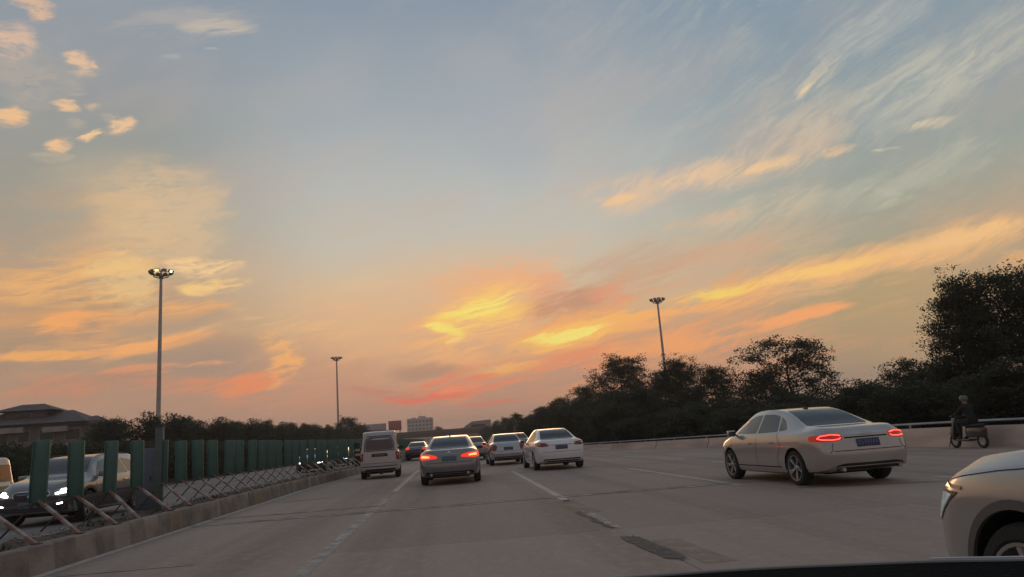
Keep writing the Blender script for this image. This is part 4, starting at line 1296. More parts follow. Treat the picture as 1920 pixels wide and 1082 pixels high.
# ------------------------------------------------------------------ median fence: green anti-glare boards on trestles
m_green = mat('green_board', (0.050, 0.130, 0.102), 0.55, c2=(0.090, 0.175, 0.145), scale=2.0, var=.2, bump=0.1, bscale=20)
m_stripe_w = mat('faded_white_bar', (0.42, 0.37, 0.34), 0.6, c2=(0.26, 0.22, 0.19), scale=6)
m_stripe_r = mat('faded_red_bar', (0.30, 0.165, 0.14), 0.6, c2=(0.24, 0.15, 0.13), scale=6)
m_dkbar = mat('dull_bar', (0.07, 0.055, 0.05), 0.7, var=0.3)
FENCE = 'green anti-glare boards on striped trestles along the median'
def fence_unit(label, seed):
    r = random.Random(seed)
    root = empty('fence_board', (0, 0, 0), 0, label, 'fence', FENCE)
    bm = NB()
    # board with two folded edges
    add_box(bm, (0, 0, 1.285), (0.25, 0.028, 0.93), bev=0.012)
    for sx in (-1, 1): add_box(bm, (sx * 0.118, -0.014, 1.285), (0.016, 0.045, 0.90), bev=0.006)
    link('board', bm, m_green, root)
    bm = NB(); add_bar(bm, (0, 0.03, 0.80), (0, 0.03, 1.6), 0.022, n=8); link('post', bm, m_dkbar, root)
    # striped strut towards the traffic and plain strut behind
    a, b = Vector((0.03, -0.02, 0.86)), Vector((0.68, -0.12, 0.36))
    bm = NB(); n = 5
    for k in range(n):
        p, q = a.lerp(b, k / n), a.lerp(b, (k + 1) / n)
        c0 = len(bm.faces)
        add_bar(bm, p, q, 0.075, 0.035)
        bm.faces.ensure_lookup_table()
        for f in bm.faces[c0:]: f.material_index = k % 2
    link('striped_strut', bm, [m_stripe_r, m_stripe_w], root, flat=True)
    bm = NB(); add_bar(bm, (-0.03, 0.0, 0.84), (-0.52, 0.05, 0.34), 0.03, 0.02); link('rear_strut', bm, m_dkbar, root, flat=True)
    bm = NB(); add_box(bm, (0.69, -0.125, 0.362), (0.12, 0.09, 0.012)); link('foot_plate', bm, m_dkbar, root, flat=True)
    return root
fu = fence_unit('nearest whole green fence board, before the grille of the pale SUV', 1)
labs = {0: None, 1: 'second green fence board from the left, beside the lit headlight of the SUV',
        2: 'third green fence board from the left, before the side of the SUV',
        3: 'fourth green fence board from the left, before the rear door of the SUV'}
for k in range(-1, 78):
    o = fu if k == 0 else copy_tree(fu)
    y = 12.05 + 1.19 * k
    if k >= 3: y = 15.68 + 1.19 * (k - 3)
    sl = math.atan2(kx(y + 1) - kx(y - 1), 2)
    o.location = (kx(y) - 0.80, y + rnd.uniform(-.03, .03), rnd.uniform(-.012, .012)); o.rotation_euler = (rnd.uniform(-.03, .03), rnd.uniform(-.028, .028), -sl + rnd.uniform(-.22, .22))
    if k in labs and labs[k]: o['label'] = labs[k]
    elif k == -1: o['label'] = 'striped strut of a green fence board cut by the left edge'
    elif k > 3: o['label'] = 'green fence board in the unbroken row beyond the pale SUV'
# long low rails tying the trestles together
bm = NB(); wall_along(bm, lambda y: kx(y) - 0.80, 9, 104, [(0.02, 0.80), (0.02, 0.83), (-0.02, 0.83), (-0.02, 0.80), (0.02, 0.80)], 1.2)
tag(link('fence_rail', bm, m_dkbar, flat=True), 'thin dark rail running under the green fence boards', 'rail')
# taller grey green post between boards, and a blue grey board beside it
pr = empty('steel_post', (kx(16.9) - 0.86, 16.9, 0), 0, 'grey green square post standing taller than the fence boards beside it', 'post')
bm = NB(); add_box(bm, (0, 0, 1.17), (0.15, 0.15, 1.75), bev=.02); link('shaft', bm, mat('post_paint', (0.09, 0.125, 0.112), .6, var=.2), pr)
bm = NB(); add_box(bm, (0, 0, 2.055), (0.18, 0.18, 0.03), bev=.006); link('cap', bm, m_dkbar, pr)
bb = empty('control_cabinet', (-7.0, 18.3, 0.0), 0, 'blue grey cabinet standing behind the tall post in the fence', 'cabinet')
bm = NB(); add_box(bm, (0, 0, 0.95), (0.42, 0.35, 1.35), bev=.02); link('housing', bm, mat('cabinet_paint', (0.09, 0.115, 0.15), .5, var=.15), bb)
bm = NB(); add_box(bm, (0, -0.18, 0.98), (0.34, 0.012, 1.15), bev=.004); dd_ = link('door', bm, mat('cabinet_door', (0.10, 0.125, 0.16), .5), bb)
bm = NB(); add_box(bm, (0.12, -0.195, 0.95), (0.02, 0.02, 0.12), bev=.004); link('handle', bm, M_['black'], dd_)
bm = NB(); add_box(bm, (0, 0, 0.265), (0.5, 0.4, 0.05), bev=.01); link('plinth', bm, m_dkbar, bb)
# marker post with yellow bands
mk = empty('marker_post', (kx(41) - 0.55, 41, 0.3), 0, 'black marker post with two yellow bands in a gap of the fence', 'marker post')
bm = NB(); add_box(bm, (0, 0, 0.62), (0.30, 0.06, 1.25), bev=.02); link('shaft', bm, M_['black'], mk)
m_yel = mat('yellow_reflector', (0.55, 0.48, 0.18), .4)
for z in (0.62, 0.86):
    bm = NB(); add_box(bm, (0, -0.035, z), (0.26, 0.012, 0.13), bev=.004); link('reflector', bm, m_yel, mk)

# ------------------------------------------------------------------ high masts
m_mast = mat('galvanised_mast', (0.50, 0.44, 0.40), 0.5, 0.3, var=.1)
m_lampbox = mat('lamp_housing', (0.06, 0.055, 0.05), 0.5)
m_lens = mat('unlit_floodlight', (0.45, 0.42, 0.36), 0.2)
def mast(label, x, y, lit=(), H=25.0, r0=.30, r1=.17, seed=0):
    root = empty('high_mast_light', (x, y, 0), 0, label, 'mast light', 'high mast lights over the road')
    bm = NB(); add_lathe(bm, [(0, 0), (.55, 0), (.55, .05), (r0 + .04, .06), (r0, .3), (r0 * .9, H * .33), (r0 * .75, H * .66), (r1, H - .6), (r1 * 1.6, H - .55), (r1 * 1.6, H - .3), (r1 * .8, H - .25), (.1, H + .5), (0, H + .5)], 16)
    link('pole', bm, m_mast, root)
    fr = NB()
    for rr, z in ((1.30, H - .05), (.9, H - .45)):
        for k in range(24):
            a, b = 2 * math.pi * k / 24, 2 * math.pi * (k + 1) / 24
            add_bar(fr, (rr * math.cos(a), rr * math.sin(a), z), (rr * math.cos(b), rr * math.sin(b), z), .07, .07)
    for k in range(8):
        a = 2 * math.pi * k / 8
        add_bar(fr, (.15 * math.cos(a), .15 * math.sin(a), H - .5), (1.35 * math.cos(a), 1.35 * math.sin(a), H - .04), .06)
        add_bar(fr, (.9 * math.cos(a), .9 * math.sin(a), H - .45), (.15 * math.cos(a), .15 * math.sin(a), H - .75), .05)
    link('lamp_ring', fr, m_lampbox, root)
    for k in range(10):
        a = 2 * math.pi * (k + .5) / 10
        bm = NB(); add_box(bm, (0, 0, 0), (.52, .26, .40), bev=.05)
        f = link('floodlight', bm, m_lampbox, root)
        f.location = (1.34 * math.cos(a), 1.34 * math.sin(a), H + .10); f.rotation_euler = (R(-18), 0, a - math.pi / 2)
        bm = NB(); add_box(bm, (0, .135, -.02), (.44, .02, .30), bev=.006)
        g = m_lens
        for (kk, mm) in lit:
            if kk == k: g = mm
        link('lens', bm, g, f)
    return root
m_warm = mat('lit_warm_lamp', (.8, .7, .4), .3, emit=(1.0, .72, .25), es=1.8)
m_cool = mat('lit_cool_lamp', (.7, .9, .85), .3, emit=(.72, 1.0, .86), es=2.2)
mast('tallest looking mast at left with one yellow and one white lamp lit', -35.95, 96.7, lit=((7, m_warm), (9, m_cool)))
mast('far thin mast light left of the van with unlit lamps', -29.55, 202.3)
mast('leaning looking mast light rising from behind the trees at right', 40.9, 139.3)

# ------------------------------------------------------------------ trees
m_bark = mat('bark', (0.045, 0.034, 0.026), 0.9, var=.3, bump=.5)
LEAFM = [mat('dark_leaves', (0.045, 0.052, 0.032), 0.75, c2=(0.085, 0.095, 0.058), scale=1.1, spec=.2, lo=.4, hi=.62),
         mat('mid_leaves', (0.052, 0.062, 0.036), 0.75, c2=(0.10, 0.112, 0.062), scale=1.0, spec=.2, lo=.4, hi=.62)]
def leaves(pts, size, r, flat=.55, droop=.2):
    n = len(pts)
    P = np.array(pts)
    a = r.uniform(0, 2 * np.pi, n); t = r.normal(0, .5, n)
    s = size * r.uniform(.6, 1.25, n)
    d = np.stack([np.cos(a) * np.cos(t), np.sin(a) * np.cos(t), np.sin(t) - droop], 1)
    q = np.stack([-np.sin(a), np.cos(a), r.normal(0, .5, n)], 1)
    q /= np.linalg.norm(q, axis=1)[:, None]; d /= np.linalg.norm(d, axis=1)[:, None]
    s = s[:, None]
    V = np.empty((n, 4, 3))
    V[:, 0] = P - d * s * .5; V[:, 1] = P + q * s * .28; V[:, 2] = P + d * s * .6; V[:, 3] = P - q * s * .28
    return V.reshape(-1, 3), np.arange(n * 4).reshape(-1, 4)

def leaf_mesh(name, V, F, m):
    me = bpy.data.meshes.new(name)
    me.vertices.add(len(V)); me.vertices.foreach_set('co', V.ravel())
    me.loops.add(len(F) * 4); me.loops.foreach_set('vertex_index', F.ravel().astype(np.int32))
    me.polygons.add(len(F)); me.polygons.foreach_set('loop_start', (np.arange(len(F)) * 4).astype(np.int32))
    me.update(calc_edges=True)
    me.materials.append(m)
    return me

def make_tree(seed, h, rad, base, nl, per, leaf=.17, tier=1.0, sprig=.25, m=0, sig=.24, shape='round', lpc=26, trunk=.13):
    # crown of many leaf clumps on lobes; returns (trunk mesh, crown mesh)
    r = np.random.default_rng(seed); pr = random.Random(seed)
    lob = []
    for k in range(nl):
        t = (k + .5) / nl
        z = base + (h - base) * (.12 + .80 * t)
        if shape == 'round': env = math.sin(math.pi * min(1, max(.08, (.18 + .80 * t)))) ** .6
        elif shape == 'cone': env = 1.05 - .8 * t
        else: env = .55 + .5 * math.sin(math.pi * t)
        a = k * 2.4 + pr.uniform(-.5, .5)
        q = rad * env * pr.uniform(.35, .75)
        lr = rad * pr.uniform(.32, .5) * (1 if t < .8 else .75)
        lob.append((Vector((q * math.cos(a), q * math.sin(a), min(z, h - lr * tier * .8))), lr))
    pts = []; tb = NB()
    top = Vector((pr.uniform(-.2, .2), pr.uniform(-.2, .2), h * .8))
    segs = 6; prev = Vector((0, 0, -.1)); pw = trunk
    line_ = [prev]
    for k in range(1, segs + 1):
        c = Vector((0, 0, 0)).lerp(top, k / segs) + Vector((pr.uniform(-.08, .08), pr.uniform(-.08, .08), 0)) * h / 6
        w = trunk * (1 - .75 * k / segs)
        add_bar(tb, prev, c, pw, w, n=7); prev, pw = c, w
        line_.append(c)
    for (c, lr) in lob:
        s = min(range(len(line_)), key=lambda i: abs(line_[i].z - (c.z - lr * .8)))
        st = line_[s]; mid = st.lerp(c, .5) + Vector((0, 0, -.1 * lr))
        add_bar(tb, st, mid, trunk * .35, trunk * .25, n=5); add_bar(tb, mid, c, trunk * .25, trunk * .12, n=5)
        n = int(per * (lr / (rad * .4)) ** 1.6)
        for i in range(n):
            u = Vector((pr.gauss(0, 1), pr.gauss(0, 1), pr.gauss(0, 1))).normalized()
            k = pr.uniform(.35, 1.0) if pr.random() > sprig else pr.uniform(.95, 1.35)
            p = c + Vector((u.x * lr * k, u.y * lr * k, u.z * lr * k * tier * .85))
            if p.z < base * .8: continue
            if i % 3 == 0: add_bar(tb, c, p, trunk * .09, trunk * .04, n=4)
            g = r.normal(0, 1, (lpc, 3)) * np.array([sig, sig, sig * .5]) * (h / 7) ** .5
            pts.append(g + np.array(p))
    V, F = leaves(np.concatenate(pts), leaf, r)
    tm = bpy.data.meshes.new('trunk'); tb.to_mesh(tm); tb.free(); tm.materials.append(m_bark); smooth(tm, 60)
    return tm, leaf_mesh('crown', V, F, LEAFM[m])

def put_tree(name, meshes, x, y, sc=1.0, rz=0.0, label='', cat='tree', group=None, sz=None):
    root = empty(name, (x, y, -.02), rz, label, cat, group)
    root.scale = (sc, sc, sz or sc)
    for nm, me in zip(('trunk', 'crown'), meshes):
        o = bpy.data.objects.new(nm, me); COL.objects.link(o); o.parent = root
    return root
TR = {
    'round': make_tree(1, 8.0, 3.5, 1.2, 15, 80, .17, .85, .15, 0, sig=.20),
    'airy': make_tree(2, 7.0, 3.6, .9, 17, 38, .18, .45, .30, 0, shape='broad', sig=.22),
    'big': make_tree(3, 8.0, 3.9, .8, 22, 85, .15, .62, .22, 0, shape='broad', sig=.21, lpc=30),
    'small': make_tree(4, 5.0, 2.2, .5, 10, 46, .17, .9, .25, 1),
    'dome': make_tree(5, 6.0, 2.7, .8, 12, 66, .16, .9, .12, 1, sig=.20),
    'bush': make_tree(6, 3.2, 2.1, .15, 10, 50, .14, .85, .18, 0, sig=.22, trunk=.06),
    'bush2': make_tree(7, 2.6, 1.9, .1, 9, 50, .14, .9, .2, 1, sig=.22, trunk=.05),
}
for m_ in LEAFM:
    # thin leaves let some light through
    nt_ = m_.node_tree; b_ = nt_.nodes['Principled BSDF']
    tr_ = nt_.nodes.new('ShaderNodeBsdfTranslucent'); mx_ = nt_.nodes.new('ShaderNodeMixShader')
    nt_.links.new(b_.inputs['Base Color'].links[0].from_socket, tr_.inputs[0])
    mx_.inputs[0].default_value = .45
    nt_.links.new(b_.outputs[0], mx_.inputs[1]); nt_.links.new(tr_.outputs[0], mx_.inputs[2])
    nt_.links.new(mx_.outputs[0], nt_.nodes['Material Output'].inputs[0])
GR, GL, GB = 'trees beyond the right barrier', 'trees beyond the opposite road', 'bushes behind the right barrier'
for (k, x, y, s, rz, lb) in (
    ('big', 22.6, 27.6, .84, 1.2, 'largest dark tree at the right edge, towering over the barrier'),
    ('round', 21.15, 28.8, .0, 1.9, 'narrow dark tree forming the left flank of the largest tree'),
    ('big', 28.0, 29.5, .95, 4.0, 'second dark tree behind the largest one at the right edge'),
    ('small', 21.9, 32.2, .66, 2.0, 'low bushy tree just left of the largest tree'),
    ('small', 22.9, 35.6, .76, 5.0, 'small tree with a pointed top left of the largest tree'),
    ('small', 24.6, 42.5, .60, .7, 'low tree in the dip between the layered tree and the largest one'),
    ('airy', 22.7, 48.4, .98, 2.6, 'airy tree with layered branches behind the front of the champagne sedan'),
    ('small', 22.7, 52.5, 1.0, 3.3, 'shorter tree left of the layered airy tree'),
    ('dome', 20.8, 57.5, .98, 1.1, 'round topped tree between the mast and the layered tree'),
    ('round', 19.4, 62.5, .88, 2.2, 'tree standing in front of the leaning mast'),
    ('small', 19.6, 68.0, 1.25, .3, 'tree filling the notch left of the leaning mast'),
    ('round', 17.3, 75.0, 1.10, .4, 'broad rounded tree, tallest left of the leaning mast'),
    ('dome', 15.9, 88.0, 1.15, 4.4, 'tree on the left shoulder of the broad rounded tree'),
    ('dome', 15.2, 102.0, 1.05, 3.0, 'mid distance tree above the roof of the white sedan'),
    ('dome', 13.8, 118.0, .95, 5.2, 'distant tree lower than its right neighbour above the white sedan'),
    ('dome', 11.2, 128.0, .88, 2.1, 'distant tree above the older silver sedan'),
    ('dome', 10.6, 145.0, .86, 1.0, 'distant tree at the low left end of the right tree line'),
    ('small', 9.6, 160.0, .98, 1.9, 'far tree beside the small grey building'),
    ('small', 9.2, 205.0, .92, 2.9, 'farthest tree of the right tree line, partly over the grey building')):
    put_tree('broadleaf_tree', TR[k], x, y, s or .50, rz, lb, 'tree', GR, sz=None if s else .84)
r = random.Random(21)
for k in range(46):
    y = 14 + 2.2 * k + r.uniform(-.6, .6)
    x = bx_(y) + 2.6 + r.uniform(0, 2.0) + (1.2 if k % 2 else 0)
    s = r.uniform(.9, 1.25)
    put_tree('bush', TR['bush' if r.random() < .6 else 'bush2'], x, y, s, r.uniform(0, 6.28), 'dark bush in the dense row behind the right barrier', 'bush', GB, sz=r.uniform(.66, .82) if y < 50 else s * r.uniform(.85, 1.15))
for k in range(16):
    y = 30 + 5.0 * k
    put_tree('bush', TR['bush'], bx_(y) + 6.5 + r.uniform(-.5, 1), y, 1.35, r.uniform(0, 6.28), 'tall dark bush filling the gaps under the right tree line', 'bush', 'tall bushes under the right trees', sz=.82 if y < 54 else 1.35)

for (k, x, y, s, rz, lb) in (
    ('dome', -29.3, 68.0, .93, .4, 'rounded tree directly right of the tiled roof house'),
    ('small', -30.9, 70.0, 1.02, 2.4, 'tree overlapping the right end of the tiled roof house'),
    ('dome', -28.6, 85.0, 1.0, 3.1, 'tree with a flat top just right of the tallest mast'),
    ('small', -30.4, 88.0, .98, 1.1, 'low tree right beside the tallest mast'),
    ('small', -27.6, 92.0, .98, 5.3, 'low tree second right of the tallest mast'),
    ('dome', -27.7, 100.0, 1.02, 1.7, 'small domed tree midway between the two left masts'),
    ('small', -27.4, 106.0, 1.0, .2, 'low tree just right of the small domed one'),
    ('dome', -27.4, 113.0, 1.05, 4.0, 'broad tree left of centre between the two left masts'),
    ('dome', -24.6, 118.0, 1.0, 2.0, 'tree with a sloping top between the two left masts'),
    ('dome', -23.4, 128.0, 1.0, .9, 'far low tree left of the thin mast'),
    ('dome', -22.0, 138.0, .95, 5.8, 'far low tree right beside the thin mast'),
    ('round', -20.3, 150.0, .94, 1.5, 'pointed tree at the foot of the thin mast'),
    ('dome', -18.2, 155.0, 1.0, 3.5, 'dark tree between the thin mast and the van')):
    put_tree('broadleaf_tree', TR[k], x, y, s, rz, lb, 'tree', GL)
for k in range(26):
    y = 62 + 4.0 * k
    x = -24.5 + .055 * (y - 62) + r.uniform(-1, 1)
    put_tree('bush', TR['bush'], x, y, 1.25, r.uniform(0, 6.28), 'bush under the trees beyond the opposite road', 'bush', 'bushes beyond the opposite road', sz=1.6)
r = random.Random(33)
for k in range(40):
    y = 17 + 2.3 * k
    put_tree('bush', TR['bush2'], ox(y) - 13.0 + r.uniform(-.5, .5), y, 1.0, r.uniform(0, 6.28), 'dark bush in the clipped row along the opposite road', 'bush', 'bush row along the opposite road', sz=1.0)

# ------------------------------------------------------------------ buildings
m_roof = mat('dark_roof_tiles', (0.11, 0.09, 0.09), .8, var=.2, scale=2)
m_wallg = mat('grey_render', (0.17, 0.148, 0.14), .85, var=.15, scale=.6)
m_wallw = mat('pale_parapet', (0.36, 0.33, 0.31), .8, var=.15, scale=.8)
m_pane = mat('dark_pane', (0.02, 0.02, 0.022), .12)
def hip_roof(bm, x0, x1, y0, y1, z0, z1, inset):
    ym = (y0 + y1) / 2
    v = [bm.verts.new(p) for p in ((x0, y0, z0), (x1, y0, z0), (x1, y1, z0), (x0, y1, z0), (x0 + inset, ym, z1), (x1 - inset, ym, z1))]
    for f in ((0, 1, 5, 4), (1, 2, 5), (2, 3, 4, 5), (3, 0, 4), (3, 2, 1, 0)): bm.faces.new([v[i] for i in f])
h = empty('house', (-53.0, 100, 0), R(8), 'wide grey house with dark hipped roofs at the left edge', 'house')
bm = NB(); add_box(bm, (0, 5, 3.6), (15.5, 9, 7.2)); link('wall', bm, m_wallg, h, flat=True)
bm = NB(); hip_roof(bm, -8.6, 6.8, -.4, 10.4, 7.15, 8.95, 3.2); link('roof', bm, m_roof, h, flat=True)
bm = NB(); add_box(bm, (-1.4, 5, 8.3), (4.6, 4.5, 1.5)); link('upper_wall', bm, m_wallg, h, flat=True)
bm = NB(); hip_roof(bm, -4.9, 2.3, 1.7, 8.3, 9.0, 10.0, 2.3); link('upper_roof', bm, m_roof, h, flat=True)
bm = NB(); hip_roof(bm, 4.5, 8.4, .2, 8.8, 6.7, 8.0, 1.7); link('side_roof', bm, m_roof, h, flat=True)
bm = NB(); add_box(bm, (7.4, 4.6, 3.3), (1.4, 7.4, 6.6)); link('side_wall', bm, m_wallg, h, flat=True)
for (x, z, w) in ((-6.2, 5.6, 1.5), (-3.0, 5.6, 1.2), (-.6, 5.6, 1.2), (2.0, 5.6, 1.5), (5.0, 5.6, 1.6), (-6.2, 2.6, 1.6), (-3.0, 2.6, 1.4), (2.0, 2.6, 1.6), (5.0, 2.6, 1.6), (-1.4, 8.3, 1.4)):
    y = .48 if z < 8 else 2.73
    bm = NB(); add_box(bm, (x, y, z), (w + .2, .06, 1.5 if z < 8 else .8)); w_ = link('window', bm, m_wallw, h, flat=True)
    bm = NB(); add_box(bm, (x, y - .04, z), (w, .04, 1.3 if z < 8 else .6)); link('pane', bm, m_pane, w_, flat=True)
for (x, z, w) in ((-6.2, 4.3, 2.6), (-1.8, 6.45, 2.8), (3.2, 6.3, 2.8), (3.6, 4.2, 3.4), (-1.8, 4.25, 1.2)):
    bm = NB(); add_box(bm, (x, 0, z), (w, 1.0, .65)); link('balcony', bm, m_wallw, h, flat=True)

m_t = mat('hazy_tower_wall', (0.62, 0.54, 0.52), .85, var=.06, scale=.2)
t = empty('tower_block', (-24.5, 600, 0), 0, 'pale grey square tower block with a roof antenna at centre distance', 'tower')
bm = NB(); add_box(bm, (0, 8, 10.2), (20.2, 16, 20.4)); link('wall', bm, m_t, t, flat=True)
bm = NB(); add_box(bm, (1.5, 8, 21.2), (6, 6, 1.7)); add_box(bm, (-5, 8, 20.8), (3, 5, .9)); link('roof_house', bm, m_t, t, flat=True)
bm = NB(); add_bar(bm, (0, 8, 21), (0, 8, 25.5), .16, n=6); link('antenna', bm, m_dkbar, t)
for i in range(7):
    for j in range(6):
        bm = NB(); add_box(bm, (-8.4 + 2.8 * i, -.05, 3.3 + 2.9 * j), (1.5, .12, 1.5)); link('window', bm, mat('tower_pane', (.13, .115, .12), .3) if (i, j) == (0, 0) else bpy.data.materials['tower_pane'], t, flat=True)
b = empty('commercial_building', (-24.6, 262, 0), 0, 'long low building with a pale fascia behind the van roof', 'building')
bm = NB(); add_box(bm, (-2, 6, 3.2), (11.5, 12, 6.4)); link('wall', bm, mat('dull_brown_wall', (.10, .075, .075), .85, var=.2), b, flat=True)
bm = NB(); add_box(bm, (-2.6, -.25, 7.2), (10.0, .5, 3.0)); link('fascia', bm, mat('pale_fascia', (.50, .44, .45), .7, var=.15, scale=.4), b, flat=True)
bm = NB(); add_box(bm, (-2.6, -.55, 6.4), (10.0, .1, .5)); link('fascia_stripe', bm, mat('fascia_stripe', (.13, .10, .13), .7), b, flat=True)
for k in range(4):
    bm = NB(); add_box(bm, (-6.2 + 2.6 * k, -.05, 3.4), (1.8, .12, 1.8)); link('window', bm, m_pane, b, flat=True)
s_ = empty('billboard', (-18.9, 258, 0), 0, 'red orange billboard beside the low building right of the van roof', 'billboard')
bm = NB(); add_box(bm, (0, 0, 7.6), (4.3, .4, 3.2), bev=.05); link('panel', bm, mat('red_panel', (.50, .15, .10), .6, c2=(.40, .16, .12), scale=.6), s_)
bm = NB()
for x in (-1.6, 1.6): add_box(bm, (x, .1, 3.0), (.3, .3, 6.0))
link('leg', bm, m_dkbar, s_, flat=True)
g = empty('office_building', (9.6, 300, 0), 0, 'small grey building with a slanted left side at the left end of the right trees', 'building')
bm = NB()
v = [(-5.2, 0, 0), (6, 0, 0), (6, 0, 8.4), (-1.6, 0, 8.1), (-4.4, 0, 6.4), (-5.2, 0, 5.4)]
f = bm.faces.new([bm.verts.new(p) for p in v]); e_ = bmesh.ops.extrude_face_region(bm, geom=[f])
bmesh.ops.translate(bm, verts=[q for q in e_['geom'] if isinstance(q, bmesh.types.BMVert)], vec=(0, 9, 0))
bmesh.ops.recalc_face_normals(bm, faces=bm.faces)
link('wall', bm, mat('grey_office_wall', (.34, .29, .29), .8, var=.12, scale=.4), g, flat=True)
for j in range(3):
    bm = NB(); add_box(bm, (1.0, -.05, 2.0 + 2.2 * j), (8.0 - j * 1.2, .12, .9)); link('window_band', bm, m_pane, g, flat=True)
ov = empty('overpass', (-3, 232, 0), R(-2), 'low brown overpass crossing the road far ahead', 'bridge')
bm = NB(); add_box(bm, (0, 0, 3.55), (36, 6, 1.3)); link('deck', bm, mat('overpass_concrete', (.14, .105, .095), .85, var=.15), ov, flat=True)
bm = NB(); add_box(bm, (0, -3.05, 4.4), (36, .15, .7)); link('parapet', bm, mat('overpass_parapet', (.20, .15, .135), .85, var=.15), ov, flat=True)
for x in (-15, -1, 13):
    bm = NB(); add_box(bm, (x, 0, 1.45), (1.1, 4, 2.95), bev=.1); link('pier', bm, m_wallg, ov)
put_tree('broadleaf_tree', TR['small'], -4.0, 246, 1.25, 0, 'lone small tree right of the pale tower block', 'tree', None)

# ------------------------------------------------------------------ more traffic
plain_sedan('oncoming car with two lit headlights seen under the fence boards left of the marker post', (-8.85, 48 + 2.3, 0), R(180), dark, 1.45, .9, 4.6, front_lit=True, dz=-.08)
plain_sedan('farther oncoming car with two lit headlights close to the left side of the van', (-8.70, 58 + 2.3, 0), R(180), dark, 1.45, .9, 4.6, front_lit=True, dz=-.08)

# ------------------------------------------------------------------ rider on a scooter by the barrier
def skinned(name, nodes, edges, m, parent, sub=2, root_i=0):
    me = bpy.data.meshes.new(name)
    me.from_pydata([n[:3] for n in nodes], edges, [])
    o = bpy.data.objects.new(name, me); COL.objects.link(o)
    o.modifiers.new('s', 'SKIN')
    for i, v in enumerate(me.skin_vertices[0].data):
        rr = nodes[i][3]; v.radius = (rr, nodes[i][4] if len(nodes[i]) > 4 else rr); v.use_root = (i == root_i)
    o.modifiers['s'].use_smooth_shade = True
    sb = o.modifiers.new('b', 'SUBSURF'); sb.levels = sub; sb.render_levels = sub
    dg = bpy.context.evaluated_depsgraph_get()
    new = bpy.data.meshes.new_from_object(o.evaluated_get(dg), depsgraph=dg)
    o.modifiers.clear(); o.data = new
    new.materials.clear(); new.materials.append(m)
    for p in new.polygons: p.use_smooth = True
    o.parent = parent
    return o
sx, sy, rzz = 14.95, 21.05, R(4)
sc_ = empty('motor_scooter', (sx, sy, 0), rzz, 'dark scooter ridden beside the concrete barrier at the right', 'scooter')
m_sc = paint('scooter_paint', (0.03, 0.03, 0.035), 0, .3)
for y in (-.60, .62):
    bm = NB(); rot = Matrix.Rotation(R(90), 4, 'Y')
    add_lathe(bm, [(.15, -.04), (.20, -.05), (.235, -.02), (.24, 0), (.235, .02), (.20, .05), (.15, .04)], 26, rot)
    w_ = link('wheel', bm, M_['rubber'], sc_); w_.location = (0, y, .24)
    bm = NB(); add_lathe(bm, [(0, .02), (.05, .03), (.15, .03), (.155, 0), (.15, -.03), (.05, -.03), (0, -.02)], 20, rot); link('rim', bm, M_['rim'], w_)
bm = NB(); add_box(bm, (0, -.38, .52), (.30, .72, .34), bev=.09); add_box(bm, (0, .12, .27), (.30, .62, .08), bev=.03); add_box(bm, (0, .46, .58), (.36, .10, .62), Matrix.Rotation(R(12), 4, 'X'), bev=.04); add_box(bm, (0, .62, .50), (.13, .34, .05), bev=.02)
link('body', bm, m_sc, sc_)
bm = NB(); add_box(bm, (0, -.36, .74), (.27, .66, .10), bev=.04); link('seat', bm, M_['black'], sc_)
bm = NB(); add_bar(bm, (0, .62, .24), (0, .44, 1.0), .028, n=10); add_bar(bm, (-.31, .36, 1.04), (.31, .36, 1.04), .016, n=8); add_bar(bm, (0, .44, .98), (0, .36, 1.04), .03, n=8); link('handlebar', bm, M_['black'], sc_)
bm = NB(); add_box(bm, (0, .50, .93), (.20, .10, .13), bev=.04); link('headlight', bm, M_['clear_lens'], sc_)
bm = NB(); add_box(bm, (0, -.75, .58), (.16, .05, .07), bev=.02); link('tail_light', bm, M_['red_lens'], sc_)
for s in (-1, 1):
    bm = NB(); add_bar(bm, (s * .20, .40, 1.04), (s * .30, .40, 1.20), .008, n=6); add_box(bm, (s * .31, .40, 1.23), (.11, .02, .07), bev=.01); link('mirror', bm, M_['black'], sc_)
pe = empty('person', (sx, sy, 0), rzz, 'dark clothed rider with a grey helmet sitting on the scooter by the barrier', 'person')
m_cl = mat('dark_jacket', (0.012, 0.012, 0.014), .85, var=.2, scale=8, bump=.3, bscale=25)
m_tr = mat('dark_trousers', (0.014, 0.014, 0.017), .85, var=.2, scale=8)
m_sk = mat('skin', (.30, .17, .12), .5)
N_ = [(0, -.30, .86, .145, .115), (0, -.26, 1.02, .135, .10), (0, -.20, 1.20, .155, .105), (0, -.16, 1.34, .11, .085), (0, -.13, 1.42, .052, .055), (0, -.10, 1.50, .078, .088), (0, -.08, 1.58, .088, .10), (0, -.085, 1.655, .06, .07)]
E_ = [(i, i + 1) for i in range(7)]
for s in (-1, 1):
    b0 = len(N_)
    N_ += [(s * .13, -.26, .86, .095), (s * .17, .10, .88, .078), (s * .17, .17, .84, .066), (s * .15, .16, .50, .05), (s * .14, .16, .38, .038), (s * .14, .26, .335, .036), (s * .14, .36, .33, .026)]
    E_ += [(0, b0)] + [(i, i + 1) for i in range(b0, b0 + 6)]
    a0 = len(N_)
    N_ += [(s * .19, -.16, 1.33, .062), (s * .265, .0, 1.16, .048), (s * .27, .05, 1.13, .043), (s * .255, .24, 1.09, .032), (s * .25, .31, 1.075, .026), (s * .25, .355, 1.065, .030, .018)]
    E_ += [(3, a0)] + [(i, i + 1) for i in range(a0, a0 + 5)]
sc_.scale = pe.scale = (.88, .88, .88)
body = skinned('body', N_, E_, m_sk, pe)
